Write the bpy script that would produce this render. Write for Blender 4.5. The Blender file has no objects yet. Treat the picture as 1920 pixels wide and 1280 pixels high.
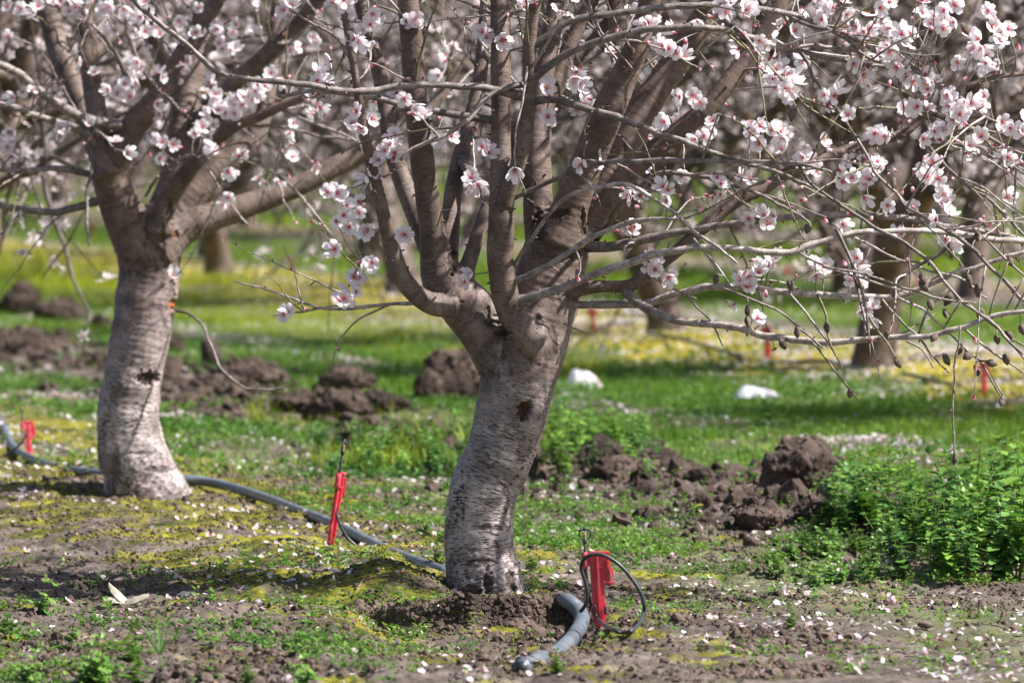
import bpy, math, random, time
import numpy as np
from mathutils import Vector, Matrix
T0 = time.time()
rng = np.random.default_rng(7)
random.seed(7)
R = math.radians
S = bpy.context.scene
COL = S.collection

# ------------------------------------------------------------------ camera, light, exposure
CAMZ, FPX, CX, CY, YH = 0.89, 12255.0, 960.0, 640.0, 220.0
PITCH = math.atan((CY - YH) / FPX)
cd = bpy.data.cameras.new("camera")
cam = bpy.data.objects.new("camera", cd); COL.objects.link(cam)
cam.location = (0, 0, CAMZ); cam.rotation_euler = (R(90) - PITCH, 0, 0)
cd.sensor_width = 23.5; cd.lens = 150.0
cd.clip_start = 0.1; cd.clip_end = 2000
cd.dof.use_dof = True; cd.dof.focus_distance = 12.0; cd.dof.aperture_fstop = 6.3
S.camera = cam
SUN_AZ, SUN_EL = R(99), R(47)          # azimuth measured from +Y towards +X
w = bpy.data.worlds.new("World"); S.world = w; w.use_nodes = True
nt = w.node_tree; bg = nt.nodes["Background"]
sky = nt.nodes.new("ShaderNodeTexSky"); sky.sky_type = 'NISHITA'; sky.sun_disc = False
sky.sun_elevation = SUN_EL; sky.sun_rotation = SUN_AZ
sky.air_density = 1.0; sky.dust_density = 2.0
nt.links.new(sky.outputs[0], bg.inputs[0]); bg.inputs[1].default_value = 0.062
sd = bpy.data.lights.new("sun", 'SUN'); sd.energy = 5.0; sd.angle = R(0.9); sd.color = (1, 0.965, 0.925)
so = bpy.data.objects.new("sun", sd); COL.objects.link(so)
tosun = Vector((math.sin(SUN_AZ) * math.cos(SUN_EL), math.cos(SUN_AZ) * math.cos(SUN_EL), math.sin(SUN_EL)))
so.rotation_euler = tosun.to_track_quat('Z', 'Y').to_euler()
S.view_settings.view_transform = 'Standard'; S.view_settings.look = 'None'
S.view_settings.exposure = 1.15; S.view_settings.gamma = 1
try:
    S.cycles.use_denoising = True
    S.cycles.max_bounces = 6; S.cycles.diffuse_bounces = 3; S.cycles.glossy_bounces = 2
    S.cycles.transmission_bounces = 3; S.cycles.transparent_max_bounces = 4
except Exception: pass

cp, sp = math.cos(PITCH), math.sin(PITCH)
def P(px, py, Y):
    """world point seen at pixel (px, py) of the 1920x1280 photo at horizontal distance Y"""
    a = (px - CX) / FPX; b = -(py - CY) / FPX
    dy = cp + b * sp; dz = -sp + b * cp
    return np.array([a * Y / dy, Y, CAMZ + dz * Y / dy])
def mpp(Y): return Y / FPX        # metres per photo pixel

# ------------------------------------------------------------------ numpy noise
def _h(ix, iy, iz, s):
    n = (ix * 374761393 + iy * 668265263 + iz * 2147483647 + s * 1274126177) & 0xFFFFFFFF
    n = ((n ^ (n >> 13)) * 1274126177) & 0xFFFFFFFF
    n = n ^ (n >> 16)
    return (n & 0xFFFFFF).astype(np.float64) / 0xFFFFFF
def vn(p, s=0):
    p = np.asarray(p, float); i = np.floor(p).astype(np.int64); f = p - i; f = f * f * (3 - 2 * f)
    x, y, z = i[:, 0], i[:, 1], i[:, 2]; fx, fy, fz = f[:, 0], f[:, 1], f[:, 2]
    r = 0
    for dx in (0, 1):
        wx = fx if dx else 1 - fx
        for dy in (0, 1):
            wy = fy if dy else 1 - fy
            for dz in (0, 1):
                wz = fz if dz else 1 - fz
                r = r + wx * wy * wz * _h(x + dx, y + dy, z + dz, s)
    return r * 2 - 1
def vn2(x, y, s=0):
    ix = np.floor(x).astype(np.int64); iy = np.floor(y).astype(np.int64)
    fx = x - ix; fy = y - iy; fx = fx * fx * (3 - 2 * fx); fy = fy * fy * (3 - 2 * fy); z = np.zeros_like(ix)
    return ((_h(ix, iy, z, s) * (1 - fx) + _h(ix + 1, iy, z, s) * fx) * (1 - fy) + (_h(ix, iy + 1, z, s) * (1 - fx) + _h(ix + 1, iy + 1, z, s) * fx) * fy) * 2 - 1
def fb2(x, y, f, o=3, s=0, g=0.5):
    r = 0; a = 1; t = 0
    c, k = math.cos(0.6), math.sin(0.6)
    for i in range(o):
        r = r + a * vn2(x * f, y * f, s + i * 17); t += a; a *= g; f *= 2.03
        x, y = x * c - y * k + 3.1, x * k + y * c + 1.7
    return r / t
def sst(a, b, x):
    t = np.clip((x - a) / (b - a), 0, 1); return t * t * (3 - 2 * t)

# ------------------------------------------------------------------ terrain
def U(x, y): return x + 0.247 * (y - 12.2) + 0.05      # distance across the planting rows
ROWS = [4.2, 7.45, 10.7, 14.0, 17.3, 20.6, 23.9, 27.2, 30.5]
def clodband(u): return np.exp(-((u - 1.22) / 0.33) ** 2)
def H(x, y):
    x = np.asarray(x, float); y = np.asarray(y, float)
    u = U(x, y)
    h = 0.022 * np.exp(-(u / 0.6) ** 2)
    for r in ROWS[:3]: h = h + 0.05 * np.exp(-((u - r) / 0.8) ** 2)
    nf = 1 - 0.6 * sst(25, 60, y)
    h = h + (0.024 * fb2(x, y, 1.7, 2, 3) + 0.014 * fb2(x, y, 4.3, 2, 5)) * nf * (1 - 0.6 * sst(0.15, 0.5, x) * (1 - sst(11.6, 12.4, y)))
    h = h + 0.055 * clodband(u) * sst(-0.25, 0.75, fb2(x, y, 3.2, 3, 11)) * nf * sst(13, 14.2, y)
    # mossy bank in front of the near trunk, cut off steeply towards the camera
    yf = 11.60 + 0.07 * fb2(x, y * 0, 7.0, 3, 21, 0.6) - 0.25 * (x + 0.05) * (x < -0.05)
    wn = sst(-0.30, -0.20, x) * (1 - sst(0.10, 0.17, x))
    h = h - (0.040 + 0.008 * fb2(x, y, 16, 2, 23)) * (1 - sst(0, 0.04, y - yf)) * wn * sst(10.3, 11.1, y) + 0.012 * np.exp(-((y - yf - 0.08) / 0.07) ** 2) * wn * (1 + fb2(x, y, 18, 2, 29))
    h = h + 0.045 * np.exp(-(((x + 0.235) / 0.09) ** 2 + ((y - 12.15) / 0.20) ** 2))
    h = h + 0.02 * np.exp(-(((x + 1.1) / 0.2) ** 2 + ((y - 15.4) / 0.4) ** 2))
    h = h + 0.025 * np.exp(-(((x + 0.88) / 0.20) ** 2 + ((y - 15.35) / 0.35) ** 2))
    smooth = sst(0.15, 0.5, x) * (1 - sst(11.6, 12.4, y))            # trodden flat soil at lower right
    k = 1 - 0.65 * smooth
    near = 1 - sst(16, 24, y)
    h = h + k * near * 0.013 * fb2(x, y * 0.6, 13, 3, 31, 0.6)
    rid = 1 - np.abs(fb2(x, y * 0.7, 38, 2, 41, 0.6)) * 2.2
    h = h + k * near * (0.0055 + 0.006 * (1 - sst(10.9, 11.5, y)) * sst(-.2, .3, fb2(x, y, 3.0, 2, 45))) * rid + k * near * 0.0030 * fb2(x, y * 0.7, 110, 2, 51)
    return h
def Hs(x, y): return float(H(np.array([x]), np.array([y]))[0])
def hit(px, py, lift=0.0):
    """ground point under a photo pixel"""
    Y = CAMZ * FPX / max(py - YH, 5)
    for _ in range(30):
        p = P(px, py, Y); z = Hs(p[0], Y) + lift
        Yn = (CAMZ - z) / ((CAMZ - p[2]) / Y) if CAMZ > p[2] else Y
        Y = 0.5 * Y + 0.5 * Yn
    p = P(px, py, Y); p[2] = Hs(p[0], p[1]) + lift
    return p

# ------------------------------------------------------------------ mesh helpers
def mesh_np(name, V, F, mat=None, col=None, smooth=True, vecs=None, normals=None, mi=None):
    """V (n,3); F list of int arrays (m,k); col (n,3); vecs {name:(n,3)}"""
    me = bpy.data.meshes.new(name)
    if not isinstance(F, (list, tuple)): F = [F]
    F = [np.asarray(f, np.int32) for f in F if len(f)]
    me.vertices.add(len(V)); me.vertices.foreach_set("co", np.asarray(V, np.float32).ravel())
    nl = sum(f.size for f in F); nf = sum(len(f) for f in F)
    me.loops.add(nl); me.polygons.add(nf)
    me.loops.foreach_set("vertex_index", np.concatenate([f.ravel() for f in F]))
    tot = np.concatenate([np.full(len(f), f.shape[1], np.int32) for f in F])
    me.polygons.foreach_set("loop_start", np.concatenate([[0], np.cumsum(tot)[:-1]]).astype(np.int32))
    me.polygons.foreach_set("loop_total", tot)
    me.polygons.foreach_set("use_smooth", np.full(nf, bool(smooth)))
    me.update(calc_edges=True)
    if col is not None:
        a = me.color_attributes.new("Col", 'FLOAT_COLOR', 'POINT')
        c = np.ones((len(V), 4), np.float32); c[:, :3] = col; a.data.foreach_set("color", c.ravel())
    for k, v in (vecs or {}).items():
        a = me.attributes.new(k, 'FLOAT_VECTOR', 'POINT'); a.data.foreach_set("vector", np.asarray(v, np.float32).ravel())
    if mat is not None: me.materials.append(mat)
    if normals is not None: me.normals_split_custom_set_from_vertices(np.asarray(normals, np.float32))
    return me
def link(name, me, parent=None, loc=None):
    o = bpy.data.objects.new(name, me); COL.objects.link(o)
    if parent is not None: o.parent = parent
    if loc is not None: o.location = loc
    return o
def tag(o, label=None, cat=None, group=None, kind=None):
    if label: o["label"] = label
    if cat: o["category"] = cat
    if group: o["group"] = group
    if kind: o["kind"] = kind
    return o
def thing(name, label, cat, loc=(0, 0, 0), group=None, rz=0):
    o = bpy.data.objects.new(name, None); COL.objects.link(o); o.location = loc; o.rotation_euler = (0, 0, rz)
    o.empty_display_size = 0.05
    return tag(o, label, cat, group)
class Soup:
    def __init__(s): s.V = []; s.F3 = []; s.F4 = []; s.C = []; s.B = []; s.n = 0
    def add(s, V, F3=None, F4=None, C=None, B=None):
        V = np.asarray(V, float)
        if F3 is not None and len(F3): s.F3.append(np.asarray(F3) + s.n)
        if F4 is not None and len(F4): s.F4.append(np.asarray(F4) + s.n)
        s.V.append(V)
        s.C.append(np.broadcast_to(np.asarray((1, 1, 1) if C is None else C, float), (len(V), 3)))
        s.B.append(V * 0 if B is None else B)
        s.n += len(V)
    def mesh(s, name, mat, org=(0, 0, 0), smooth=True):
        V = np.concatenate(s.V) - np.asarray(org)
        F = []
        if s.F3: F.append(np.concatenate(s.F3))
        if s.F4: F.append(np.concatenate(s.F4))
        return mesh_np(name, V, F, mat, np.concatenate(s.C), smooth, {"bk": np.concatenate(s.B)})
def merge(tV, tF, tC, M, Tn, cm=None):
    """copies of a template: tV (n,3), tF (m,k), M (N,3,3), Tn (N,3) -> V, F, C"""
    V = np.einsum('nij,vj->nvi', M, tV) + Tn[:, None, :]
    N, n = V.shape[:2]
    F = (tF[None] + (np.arange(N) * n)[:, None, None]).reshape(-1, tF.shape[1])
    C = np.broadcast_to(tC[None], (N, n, 3))
    if cm is not None: C = C * cm[:, None, :]
    return V.reshape(-1, 3), F, C.reshape(-1, 3)
def rotz_tilt(N, tilt, scale):
    """random rotation: spin about own axis, tilt away from Z, random heading"""
    a = rng.uniform(0, 2 * np.pi, N); b = rng.uniform(0, 2 * np.pi, N); t = tilt
    def Rz(a):
        c, s = np.cos(a), np.sin(a); z = np.zeros_like(a); o = z + 1
        return np.stack([np.stack([c, -s, z], 1), np.stack([s, c, z], 1), np.stack([z, z, o], 1)], 1)
    c, s = np.cos(t), np.sin(t); z = np.zeros(N); o = z + 1
    Ry = np.stack([np.stack([c, z, s], 1), np.stack([z, o, z], 1), np.stack([-s, z, c], 1)], 1)
    return (Rz(b) @ Ry @ Rz(a)) * np.asarray(scale).reshape(-1, 1, 1)
def face_dirs(D, spin=None):
    """rotation matrices whose Z column is D"""
    D = D / np.linalg.norm(D, axis=1, keepdims=True)
    up = np.where(np.abs(D[:, 2:3]) > 0.9, [[1.0, 0, 0]], [[0, 0, 1.0]])
    X = np.cross(up, D); X /= np.linalg.norm(X, axis=1, keepdims=True); Yv = np.cross(D, X)
    if spin is None: spin = rng.uniform(0, 2 * np.pi, len(D))
    c, s = np.cos(spin)[:, None], np.sin(spin)[:, None]
    return np.stack([X * c + Yv * s, -X * s + Yv * c, D], 2)

def catmull(P_, n_per):
    P_ = np.asarray(P_, float); Q = np.vstack([2 * P_[0] - P_[1], P_, 2 * P_[-1] - P_[-2]]); out = []
    for i in range(len(P_) - 1):
        a, b, c, d = Q[i], Q[i + 1], Q[i + 2], Q[i + 3]
        k = n_per[i] if hasattr(n_per, '__len__') else n_per
        t = np.linspace(0, 1, k, endpoint=False)[:, None]
        out.append(0.5 * (2 * b + (c - a) * t + (2 * a - 5 * b + 4 * c - d) * t ** 2 + (3 * b - a - 3 * c + d) * t ** 3))
    out.append(P_[-1:]); return np.vstack(out)
def resample(pts, step):
    """pts (n,4): xyz r"""
    pts = np.asarray(pts, float)
    L = np.linalg.norm(np.diff(pts[:, :3], axis=0), axis=1)
    k = [max(1, int(round(l / step))) for l in L]
    q = catmull(pts, k); q[:, 3] = np.maximum(q[:, 3], 0.0004); return q
def tube(q, sides, cap=True, rnoise=0.0, s0=0.0):
    """q (n,4) -> V, F3, F4, bark coords"""
    p = q[:, :3]; r = q[:, 3]; n = len(p)
    t = np.gradient(p, axis=0); t /= np.linalg.norm(t, axis=1, keepdims=True) + 1e-12
    a = np.array([0, 0, 1.0]) if abs(t[0, 2]) < 0.9 else np.array([1.0, 0, 0])
    u = np.cross(t[0], a); u /= np.linalg.norm(u); Us = [u]
    for i in range(1, n):
        u = Us[-1] - t[i] * np.dot(Us[-1], t[i]); u /= np.linalg.norm(u) + 1e-12; Us.append(u)
    Us = np.array(Us); W = np.cross(t, Us)
    th = np.linspace(0, 2 * np.pi, sides, endpoint=False)
    c, s = np.cos(th), np.sin(th)
    rr = r[:, None] * np.ones(sides)
    if rnoise > 0: rr = rr * (1 + rnoise * rng.normal(0, 1, (n, 1)) + rnoise * 0.5 * rng.normal(0, 1, (n, sides)))
    V = p[:, None] + rr[..., None] * (Us[:, None] * c[None, :, None] + W[:, None] * s[None, :, None])
    sl = np.concatenate([[0], np.cumsum(np.linalg.norm(np.diff(p, axis=0), axis=1))]) + s0
    B = np.stack([rr * c, rr * s, np.broadcast_to(sl[:, None], rr.shape)], 2)
    i = np.arange(n - 1)[:, None] * sides; j = np.arange(sides)[None]; j2 = (j + 1) % sides
    F4 = np.stack([i + j, i + j2, i + sides + j2, i + sides + j], 2).reshape(-1, 4)
    V = V.reshape(-1, 3); B = B.reshape(-1, 3); F3 = None
    if cap:
        V = np.vstack([V, p[0] - t[0] * r[0] * 0.3, p[-1] + t[-1] * r[-1] * 0.6]); B = np.vstack([B, [0, 0, sl[0]], [0, 0, sl[-1]]])
        m = n * sides; jj = np.arange(sides); k2 = (jj + 1) % sides
        F3 = np.vstack([np.stack([np.full(sides, m), k2, jj], 1), np.stack([np.full(sides, m + 1), (n - 1) * sides + jj, (n - 1) * sides + k2], 1)])
    return V, F3, F4, B
def add_tube(sp_, pts, step=0.01, sides=8, C=(1, 1, 1), cap=True, rnoise=0.0, s0=0.0):
    q = resample(pts, step); V, F3, F4, B = tube(q, sides, cap, rnoise, s0); sp_.add(V, F3, F4, C, B); return q
def ico(sub=1):
    import bmesh
    bm = bmesh.new(); bmesh.ops.create_icosphere(bm, subdivisions=sub, radius=1.0)
    V = np.array([v.co[:] for v in bm.verts]); F = np.array([[v.index for v in f.verts] for f in bm.faces]); bm.free(); return V, F

# ------------------------------------------------------------------ materials
def newmat(name):
    m = bpy.data.materials.new(name); m.use_nodes = True; n = m.node_tree
    for x in list(n.nodes): n.nodes.remove(x)
    return m, n, n.nodes.new("ShaderNodeOutputMaterial")
class N:
    def __init__(s, n): s.n = n
    def __call__(s, typ, **kw):
        x = s.n.nodes.new("ShaderNode" + typ)
        for k, v in kw.items():
            if k.startswith("i_"):
                k = k[2:]; k = int(k) if k.isdigit() else k.replace("_", " ")
                if isinstance(v, bpy.types.NodeSocket): s.n.links.new(v, x.inputs[k])
                else: x.inputs[k].default_value = v
            else: setattr(x, k, v)
        return x
    def math(s, op, a, b=None, c=None, clamp=False):
        x = s("Math", operation=op, use_clamp=clamp)
        for i, v in enumerate((a, b, c)):
            if v is None: continue
            if isinstance(v, bpy.types.NodeSocket): s.n.links.new(v, x.inputs[i])
            else: x.inputs[i].default_value = v
        return x.outputs[0]
    def mix(s, f, a, b, blend='MIX'):
        x = s("MixRGB", blend_type=blend)
        for i, v in enumerate((f, a, b)):
            if isinstance(v, bpy.types.NodeSocket): s.n.links.new(v, x.inputs[i])
            elif i == 0: x.inputs[0].default_value = v
            else: x.inputs[i].default_value = (*v, 1)
        return x.outputs[0]
    def ramp(s, f, lo, hi):
        x = s("MapRange", interpolation_type='SMOOTHSTEP', i_Value=f, i_From_Min=lo, i_From_Max=hi); return x.outputs[0]
    def noise(s, vec, scale, detail=2, rough=0.5):
        return s("TexNoise", i_Vector=vec, i_Scale=scale, i_Detail=detail, i_Roughness=rough).outputs[0]
    def scaled(s, vec, sc):
        x = s("Mapping", i_Vector=vec); x.inputs["Scale"].default_value = sc; return x.outputs[0]

def bark_mat():
    m, n, out = newmat("almond_bark"); g = N(n)
    bk = g("Attribute", attribute_name="bk").outputs["Vector"]
    at = g("Attribute", attribute_name="Col").outputs["Color"]
    sep = g("SeparateColor", i_Color=at); age, dark, orange = sep.outputs[0], sep.outputs[1], sep.outputs[2]
    # age 0 = pale lower trunk, 1 = brown limb ; dark 0..1 = open wounds / fissures ; orange = resin
    nz = g.noise(bk, 22, 4, 0.6); nz2 = g.noise(bk, 7, 2)
    pale = g.mix(g.ramp(nz, 0.35, 0.68), (0.23, 0.185, 0.178), (0.54, 0.455, 0.45))
    pale = g.mix(g.ramp(nz2, 0.5, 0.72), pale, (0.46, 0.31, 0.31))
    brown = g.mix(g.ramp(nz, 0.3, 0.7), (0.088, 0.060, 0.049), (0.195, 0.136, 0.113))
    rings = g.noise(g.scaled(bk, (6, 6, 160)), 1.0, 2)
    brown = g.mix(g.math('MULTIPLY', g.ramp(g.noise(bk, 13, 5, 0.7), 0.52, 0.66), 0.5), brown, (0.25, 0.205, 0.185))
    brown = g.mix(g.math('MULTIPLY', g.ramp(rings, 0.55, 0.75), 0.28), brown, (0.235, 0.18, 0.155))
    sp1 = g.noise(g.scaled(bk, (30, 30, 90)), 1.0, 3, 0.65)
    brown = g.mix(g.math('MULTIPLY', g.ramp(sp1, 0.6, 0.72), 0.5), brown, (0.30, 0.26, 0.235))
    base = g.mix(age, pale, brown)
    # lenticels: short dark dashes round the stem
    d1 = g.noise(g.scaled(bk, (75, 75, 480)), 1.0, 2, 0.55); d2 = g.noise(g.scaled(bk, (34, 34, 240)), 1.0, 2, 0.6)
    den = g.noise(bk, 16, 2)
    th = g.math('SUBTRACT', 0.625, g.math('MULTIPLY', g.ramp(den, 0.3, 0.7), 0.13))
    dash = g.ramp(g.math('SUBTRACT', d1, th), 0.0, 0.03)
    dash2 = g.ramp(d2, 0.675, 0.70)
    dashes = g.math('MAXIMUM', dash, dash2)
    damt = g.math('MULTIPLY', dashes, g.math('SUBTRACT', 0.95, g.math('MULTIPLY', age, 0.62)))
    base = g.mix(damt, base, (0.052, 0.046, 0.032))
    base = g.mix(dark, base, (0.035, 0.022, 0.014))
    base = g.mix(orange, base, (0.42, 0.10, 0.008))
    hgt = g.math('SUBTRACT', g.math('ADD', g.math('MULTIPLY', nz, 0.6), g.math('MULTIPLY', rings, 0.22)), g.math('MULTIPLY', dashes, 0.5))
    fine = g.noise(bk, 420, 2)
    hgt = g.math('ADD', hgt, g.math('MULTIPLY', fine, 0.25))
    bump = g("Bump", i_Strength=0.85, i_Distance=0.0030, i_Height=hgt)
    b = g("BsdfPrincipled", i_Base_Color=base, i_Roughness=0.62, i_Normal=bump.outputs[0])
    b.inputs["Specular IOR Level"].default_value = 0.35
    n.links.new(b.outputs[0], out.inputs[0]); return m
def twig_mat():
    m, n, out = newmat("twig_bark"); g = N(n)
    bk = g("Attribute", attribute_name="bk").outputs["Vector"]
    at = g("Attribute", attribute_name="Col").outputs["Color"]
    nz = g.noise(g.scaled(bk, (60, 60, 60)), 1.0, 3, 0.6)
    c = g.mix(g.ramp(nz, 0.3, 0.7), (0.18, 0.15, 0.135), (0.44, 0.385, 0.36))
    d = g.noise(g.scaled(bk, (150, 150, 500)), 1.0, 1)
    c = g.mix(g.math('MULTIPLY', g.ramp(d, 0.6, 0.66), 0.6), c, (0.06, 0.045, 0.035))
    c = g.mix(1.0, c, at, 'MULTIPLY')
    bump = g("Bump", i_Strength=0.5, i_Distance=0.001, i_Height=g.math('ADD', nz, d))
    b = g("BsdfPrincipled", i_Base_Color=c, i_Roughness=0.6, i_Normal=bump.outputs[0])
    n.links.new(b.outputs[0], out.inputs[0]); return m
def leafy_mat(name, rough=0.55, trans=0.35, spec=0.3, noise=0.0, tgain=1.0):
    m, n, out = newmat(name); g = N(n)
    c = g("Attribute", attribute_name="Col").outputs["Color"]
    if noise:
        co = g("NewGeometry").outputs["Position"]; nz = g.noise(co, 60, 2)
        c = g.mix(g.math('MULTIPLY', g.ramp(nz, 0.3, 0.7), noise), c, (0.5, 0.5, 0.5), 'MULTIPLY')
    b = g("BsdfPrincipled", i_Base_Color=c, i_Roughness=rough); b.inputs["Specular IOR Level"].default_value = spec
    t = g("BsdfTranslucent", i_Color=c if tgain == 1 else g.mix(1.0, c, (tgain,) * 3, 'MULTIPLY'))
    mx = g("MixShader", i_Fac=trans); n.links.new(b.outputs[0], mx.inputs[1]); n.links.new(t.outputs[0], mx.inputs[2])
    n.links.new(mx.outputs[0], out.inputs[0]); return m
def soil_nodes(g, pos, mossy):
    """returns base colour and height socket"""
    n1 = g.noise(pos, 9, 5, 0.62); n2 = g.noise(pos, 70, 4, 0.65); n3 = g.noise(pos, 330, 3, 0.6)
    c = g.mix(g.ramp(n1, 0.32, 0.68), (0.085, 0.067, 0.058), (0.19, 0.155, 0.136))
    c = g.mix(g.ramp(n2, 0.36, 0.66), g.mix(1.0, c, (0.66, 0.64, 0.62), 'MULTIPLY'), c)
    c = g.mix(g.math('MULTIPLY', g.ramp(n3, 0.58, 0.72), 0.45), c, (0.30, 0.26, 0.235))
    m1 = g.noise(pos, 5.2, 4, 0.62)
    mk = g.math('MULTIPLY', g.ramp(g.math('ADD', m1, g.math('MULTIPLY', g.math('SUBTRACT', mossy, 0.5), 0.22)), 0.50, 0.60), g.ramp(n2, 0.28, 0.52))
    moss = g.mix(g.ramp(n1, 0.38, 0.62), (0.060, 0.066, 0.012), (0.27, 0.25, 0.02))
    moss = g.mix(g.ramp(n3, 0.35, 0.65), g.mix(1.0, moss, (0.6, 0.62, 0.6), 'MULTIPLY'), moss)
    c = g.mix(mk, c, moss)
    h = g.math('ADD', g.math('MULTIPLY', n2, 0.9), g.math('MULTIPLY', n3, 0.45))
    return c, h
def ground_mat():
    m, n, out = newmat("orchard_soil"); g = N(n)
    pos = g("NewGeometry").outputs["Position"]
    at = g("Attribute", attribute_name="Col").outputs["Color"]
    sep = g("SeparateColor", i_Color=at)      # r = moss, g = under-grass green, b = yellow moss
    c, h = soil_nodes(g, pos, sep.outputs[0])
    gn = g.noise(pos, 6, 5, 0.6)
    green = g.mix(g.ramp(gn, 0.35, 0.65), (0.055, 0.11, 0.018), (0.14, 0.20, 0.03))
    c = g.mix(g.math('MULTIPLY', sep.outputs[1], g.ramp(gn, 0.25, 0.5)), c, green)
    yn = g.noise(pos, 2.6, 5, 0.65)
    yel = g.mix(g.ramp(gn, 0.3, 0.7), (0.17, 0.145, 0.016), (0.35, 0.28, 0.03))
    c = g.mix(g.math('MULTIPLY', sep.outputs[2], g.ramp(yn, 0.40, 0.50)), c, yel)
    bump = g("Bump", i_Strength=0.9, i_Distance=0.006, i_Height=h)
    b = g("BsdfPrincipled", i_Base_Color=c, i_Roughness=0.9, i_Normal=bump.outputs[0]); b.inputs["Specular IOR Level"].default_value = 0.15
    n.links.new(b.outputs[0], out.inputs[0]); return m
def clod_mat(name="clod_soil", k=1.0):
    m, n, out = newmat(name); g = N(n)
    pos = g("NewGeometry").outputs["Position"]
    n1 = g.noise(pos, 11, 4, 0.6); n2 = g.noise(pos, 90, 4, 0.65)
    c = g.mix(g.ramp(n1, 0.32, 0.68), (0.045 * k, 0.033 * k, 0.027 * k), (0.125 * k, 0.092 * k, 0.076 * k))
    c = g.mix(g.ramp(n2, 0.35, 0.65), g.mix(1.0, c, (0.65, 0.63, 0.62), 'MULTIPLY'), c)
    bump = g("Bump", i_Strength=0.9, i_Distance=0.006, i_Height=g.math('ADD', n2, n1))
    b = g("BsdfPrincipled", i_Base_Color=c, i_Roughness=0.9, i_Normal=bump.outputs[0]); b.inputs["Specular IOR Level"].default_value = 0.15
    n.links.new(b.outputs[0], out.inputs[0]); return m
def plastic(name, c1, c2, rough=0.45, sc=40, dirt=(0.16, 0.12, 0.09), damt=0.35, spec=0.4):
    m, n, out = newmat(name); g = N(n)
    pos = g("TexCoord").outputs["Object"]
    nz = g.noise(pos, sc, 4, 0.65); nd = g.noise(pos, sc * 2.3, 5, 0.7)
    c = g.mix(g.ramp(nz, 0.3, 0.7), c1, c2)
    c = g.mix(g.math('MULTIPLY', g.ramp(nd, 0.5, 0.72), damt), c, dirt)
    bump = g("Bump", i_Strength=0.35, i_Distance=0.0006, i_Height=nd)
    b = g("BsdfPrincipled", i_Base_Color=c, i_Roughness=rough, i_Normal=bump.outputs[0]); b.inputs["Specular IOR Level"].default_value = spec
    n.links.new(b.outputs[0], out.inputs[0]); return m
M_BARK = bark_mat(); M_TWIG = twig_mat()
M_PETAL = leafy_mat("almond_petal", 0.6, 0.48, 0.2)
M_GRASS = leafy_mat("grass_blade", 0.5, 0.4, 0.3)
M_LEAF = leafy_mat("weed_leaf", 0.45, 0.32, 0.4)
M_GROUND = ground_mat(); M_CLOD = clod_mat(); M_CRUMB = clod_mat("crumb_soil", 1.5)
M_RED = plastic("faded_red_plastic", (0.72, 0.085, 0.13), (0.82, 0.22, 0.27), 0.5, 30, (0.42, 0.27, 0.23), 0.5)
def _tr(m, col, f):
    n = m.node_tree; o = [x for x in n.nodes if x.type == 'OUTPUT_MATERIAL'][0]; b = [x for x in n.nodes if x.type == 'BSDF_PRINCIPLED'][0]
    t = n.nodes.new("ShaderNodeBsdfTranslucent"); t.inputs[0].default_value = (*col, 1); mx = n.nodes.new("ShaderNodeMixShader"); mx.inputs[0].default_value = f
    n.links.new(b.outputs[0], mx.inputs[1]); n.links.new(t.outputs[0], mx.inputs[2]); n.links.new(mx.outputs[0], o.inputs[0])
_tr(M_RED, (0.9, 0.13, 0.20), 0.5)
M_HOSE = plastic("weathered_grey_hose", (0.075, 0.092, 0.115), (0.15, 0.17, 0.20), 0.42, 14, (0.15, 0.125, 0.10), 0.45)
M_BLACK = plastic("black_rubber_tube", (0.022, 0.026, 0.03), (0.05, 0.056, 0.062), 0.35, 40, (0.12, 0.10, 0.085), 0.2)
M_WHITE = leafy_mat("white_film", 0.35, 0.3, 0.5)
M_HULL = plastic("dried_hull", (0.06, 0.046, 0.038), (0.19, 0.15, 0.12), 0.85, 90, (0.02, 0.015, 0.012), 0.5, 0.15)

# ------------------------------------------------------------------ ground sheet
def axis(segs):
    out = [segs[0][0]]
    for a, b, step0, step1 in segs:
        n = max(1, int(abs(b - a) / ((step0 + step1) / 2)))
        t = np.linspace(0, 1, n + 1)[1:]
        k = step1 / step0
        if abs(k - 1) > 1e-3: t = (k ** t - 1) / (k - 1)
        out += list(a + (b - a) * t)
    return np.array(out)
xs = axis([(-300, -40, 40, 8), (-40, -6, 4, 0.25), (-6, -1.45, 0.1, 0.012), (-1.45, 1.15, 0.0055, 0.0055), (1.15, 6, 0.012, 0.1), (6, 40, 0.25, 4), (40, 300, 8, 40)])
ys = axis([(-60, 8, 6, 0.1), (8, 10.0, 0.05, 0.007), (10.0, 13.2, 0.007, 0.007), (13.2, 26, 0.008, 0.045), (26, 80, 0.06, 0.8), (80, 420, 2, 30)])
gx, gy = np.meshgrid(xs, ys)
gz = H(gx.ravel(), gy.ravel())
nxx, nyy = len(xs), len(ys)
ii = np.arange(nyy - 1)[:, None] * nxx + np.arange(nxx - 1)[None]
GF = np.stack([ii, ii + 1, ii + nxx + 1, ii + nxx], 2).reshape(-1, 4)
fx, fy = gx.ravel(), gy.ravel(); gu = U(fx, fy)
wob = fb2(fx, fy, 1.1, 3, 71) * 0.35
def band(u, a, b, s=0.25): return sst(a - s, a + s, u) * (1 - sst(b - s, b + s, u))
mossy = np.exp(-((gu + 0.05) / 0.5) ** 2) * (0.60 + 0.75 * sst(0.05, -0.5, fx)) + 0.12
mossy = mossy + 0.5 * sst(-0.34, -0.2, fx) * (1 - sst(.1, .17, fx)) * np.exp(-((fy - 11.62) / .12) ** 2)
mossy = mossy * (1 - 0.75 * sst(0.15, 0.6, fx) * (1 - sst(12, 13, fy)))
uw = gu + wob
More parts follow.
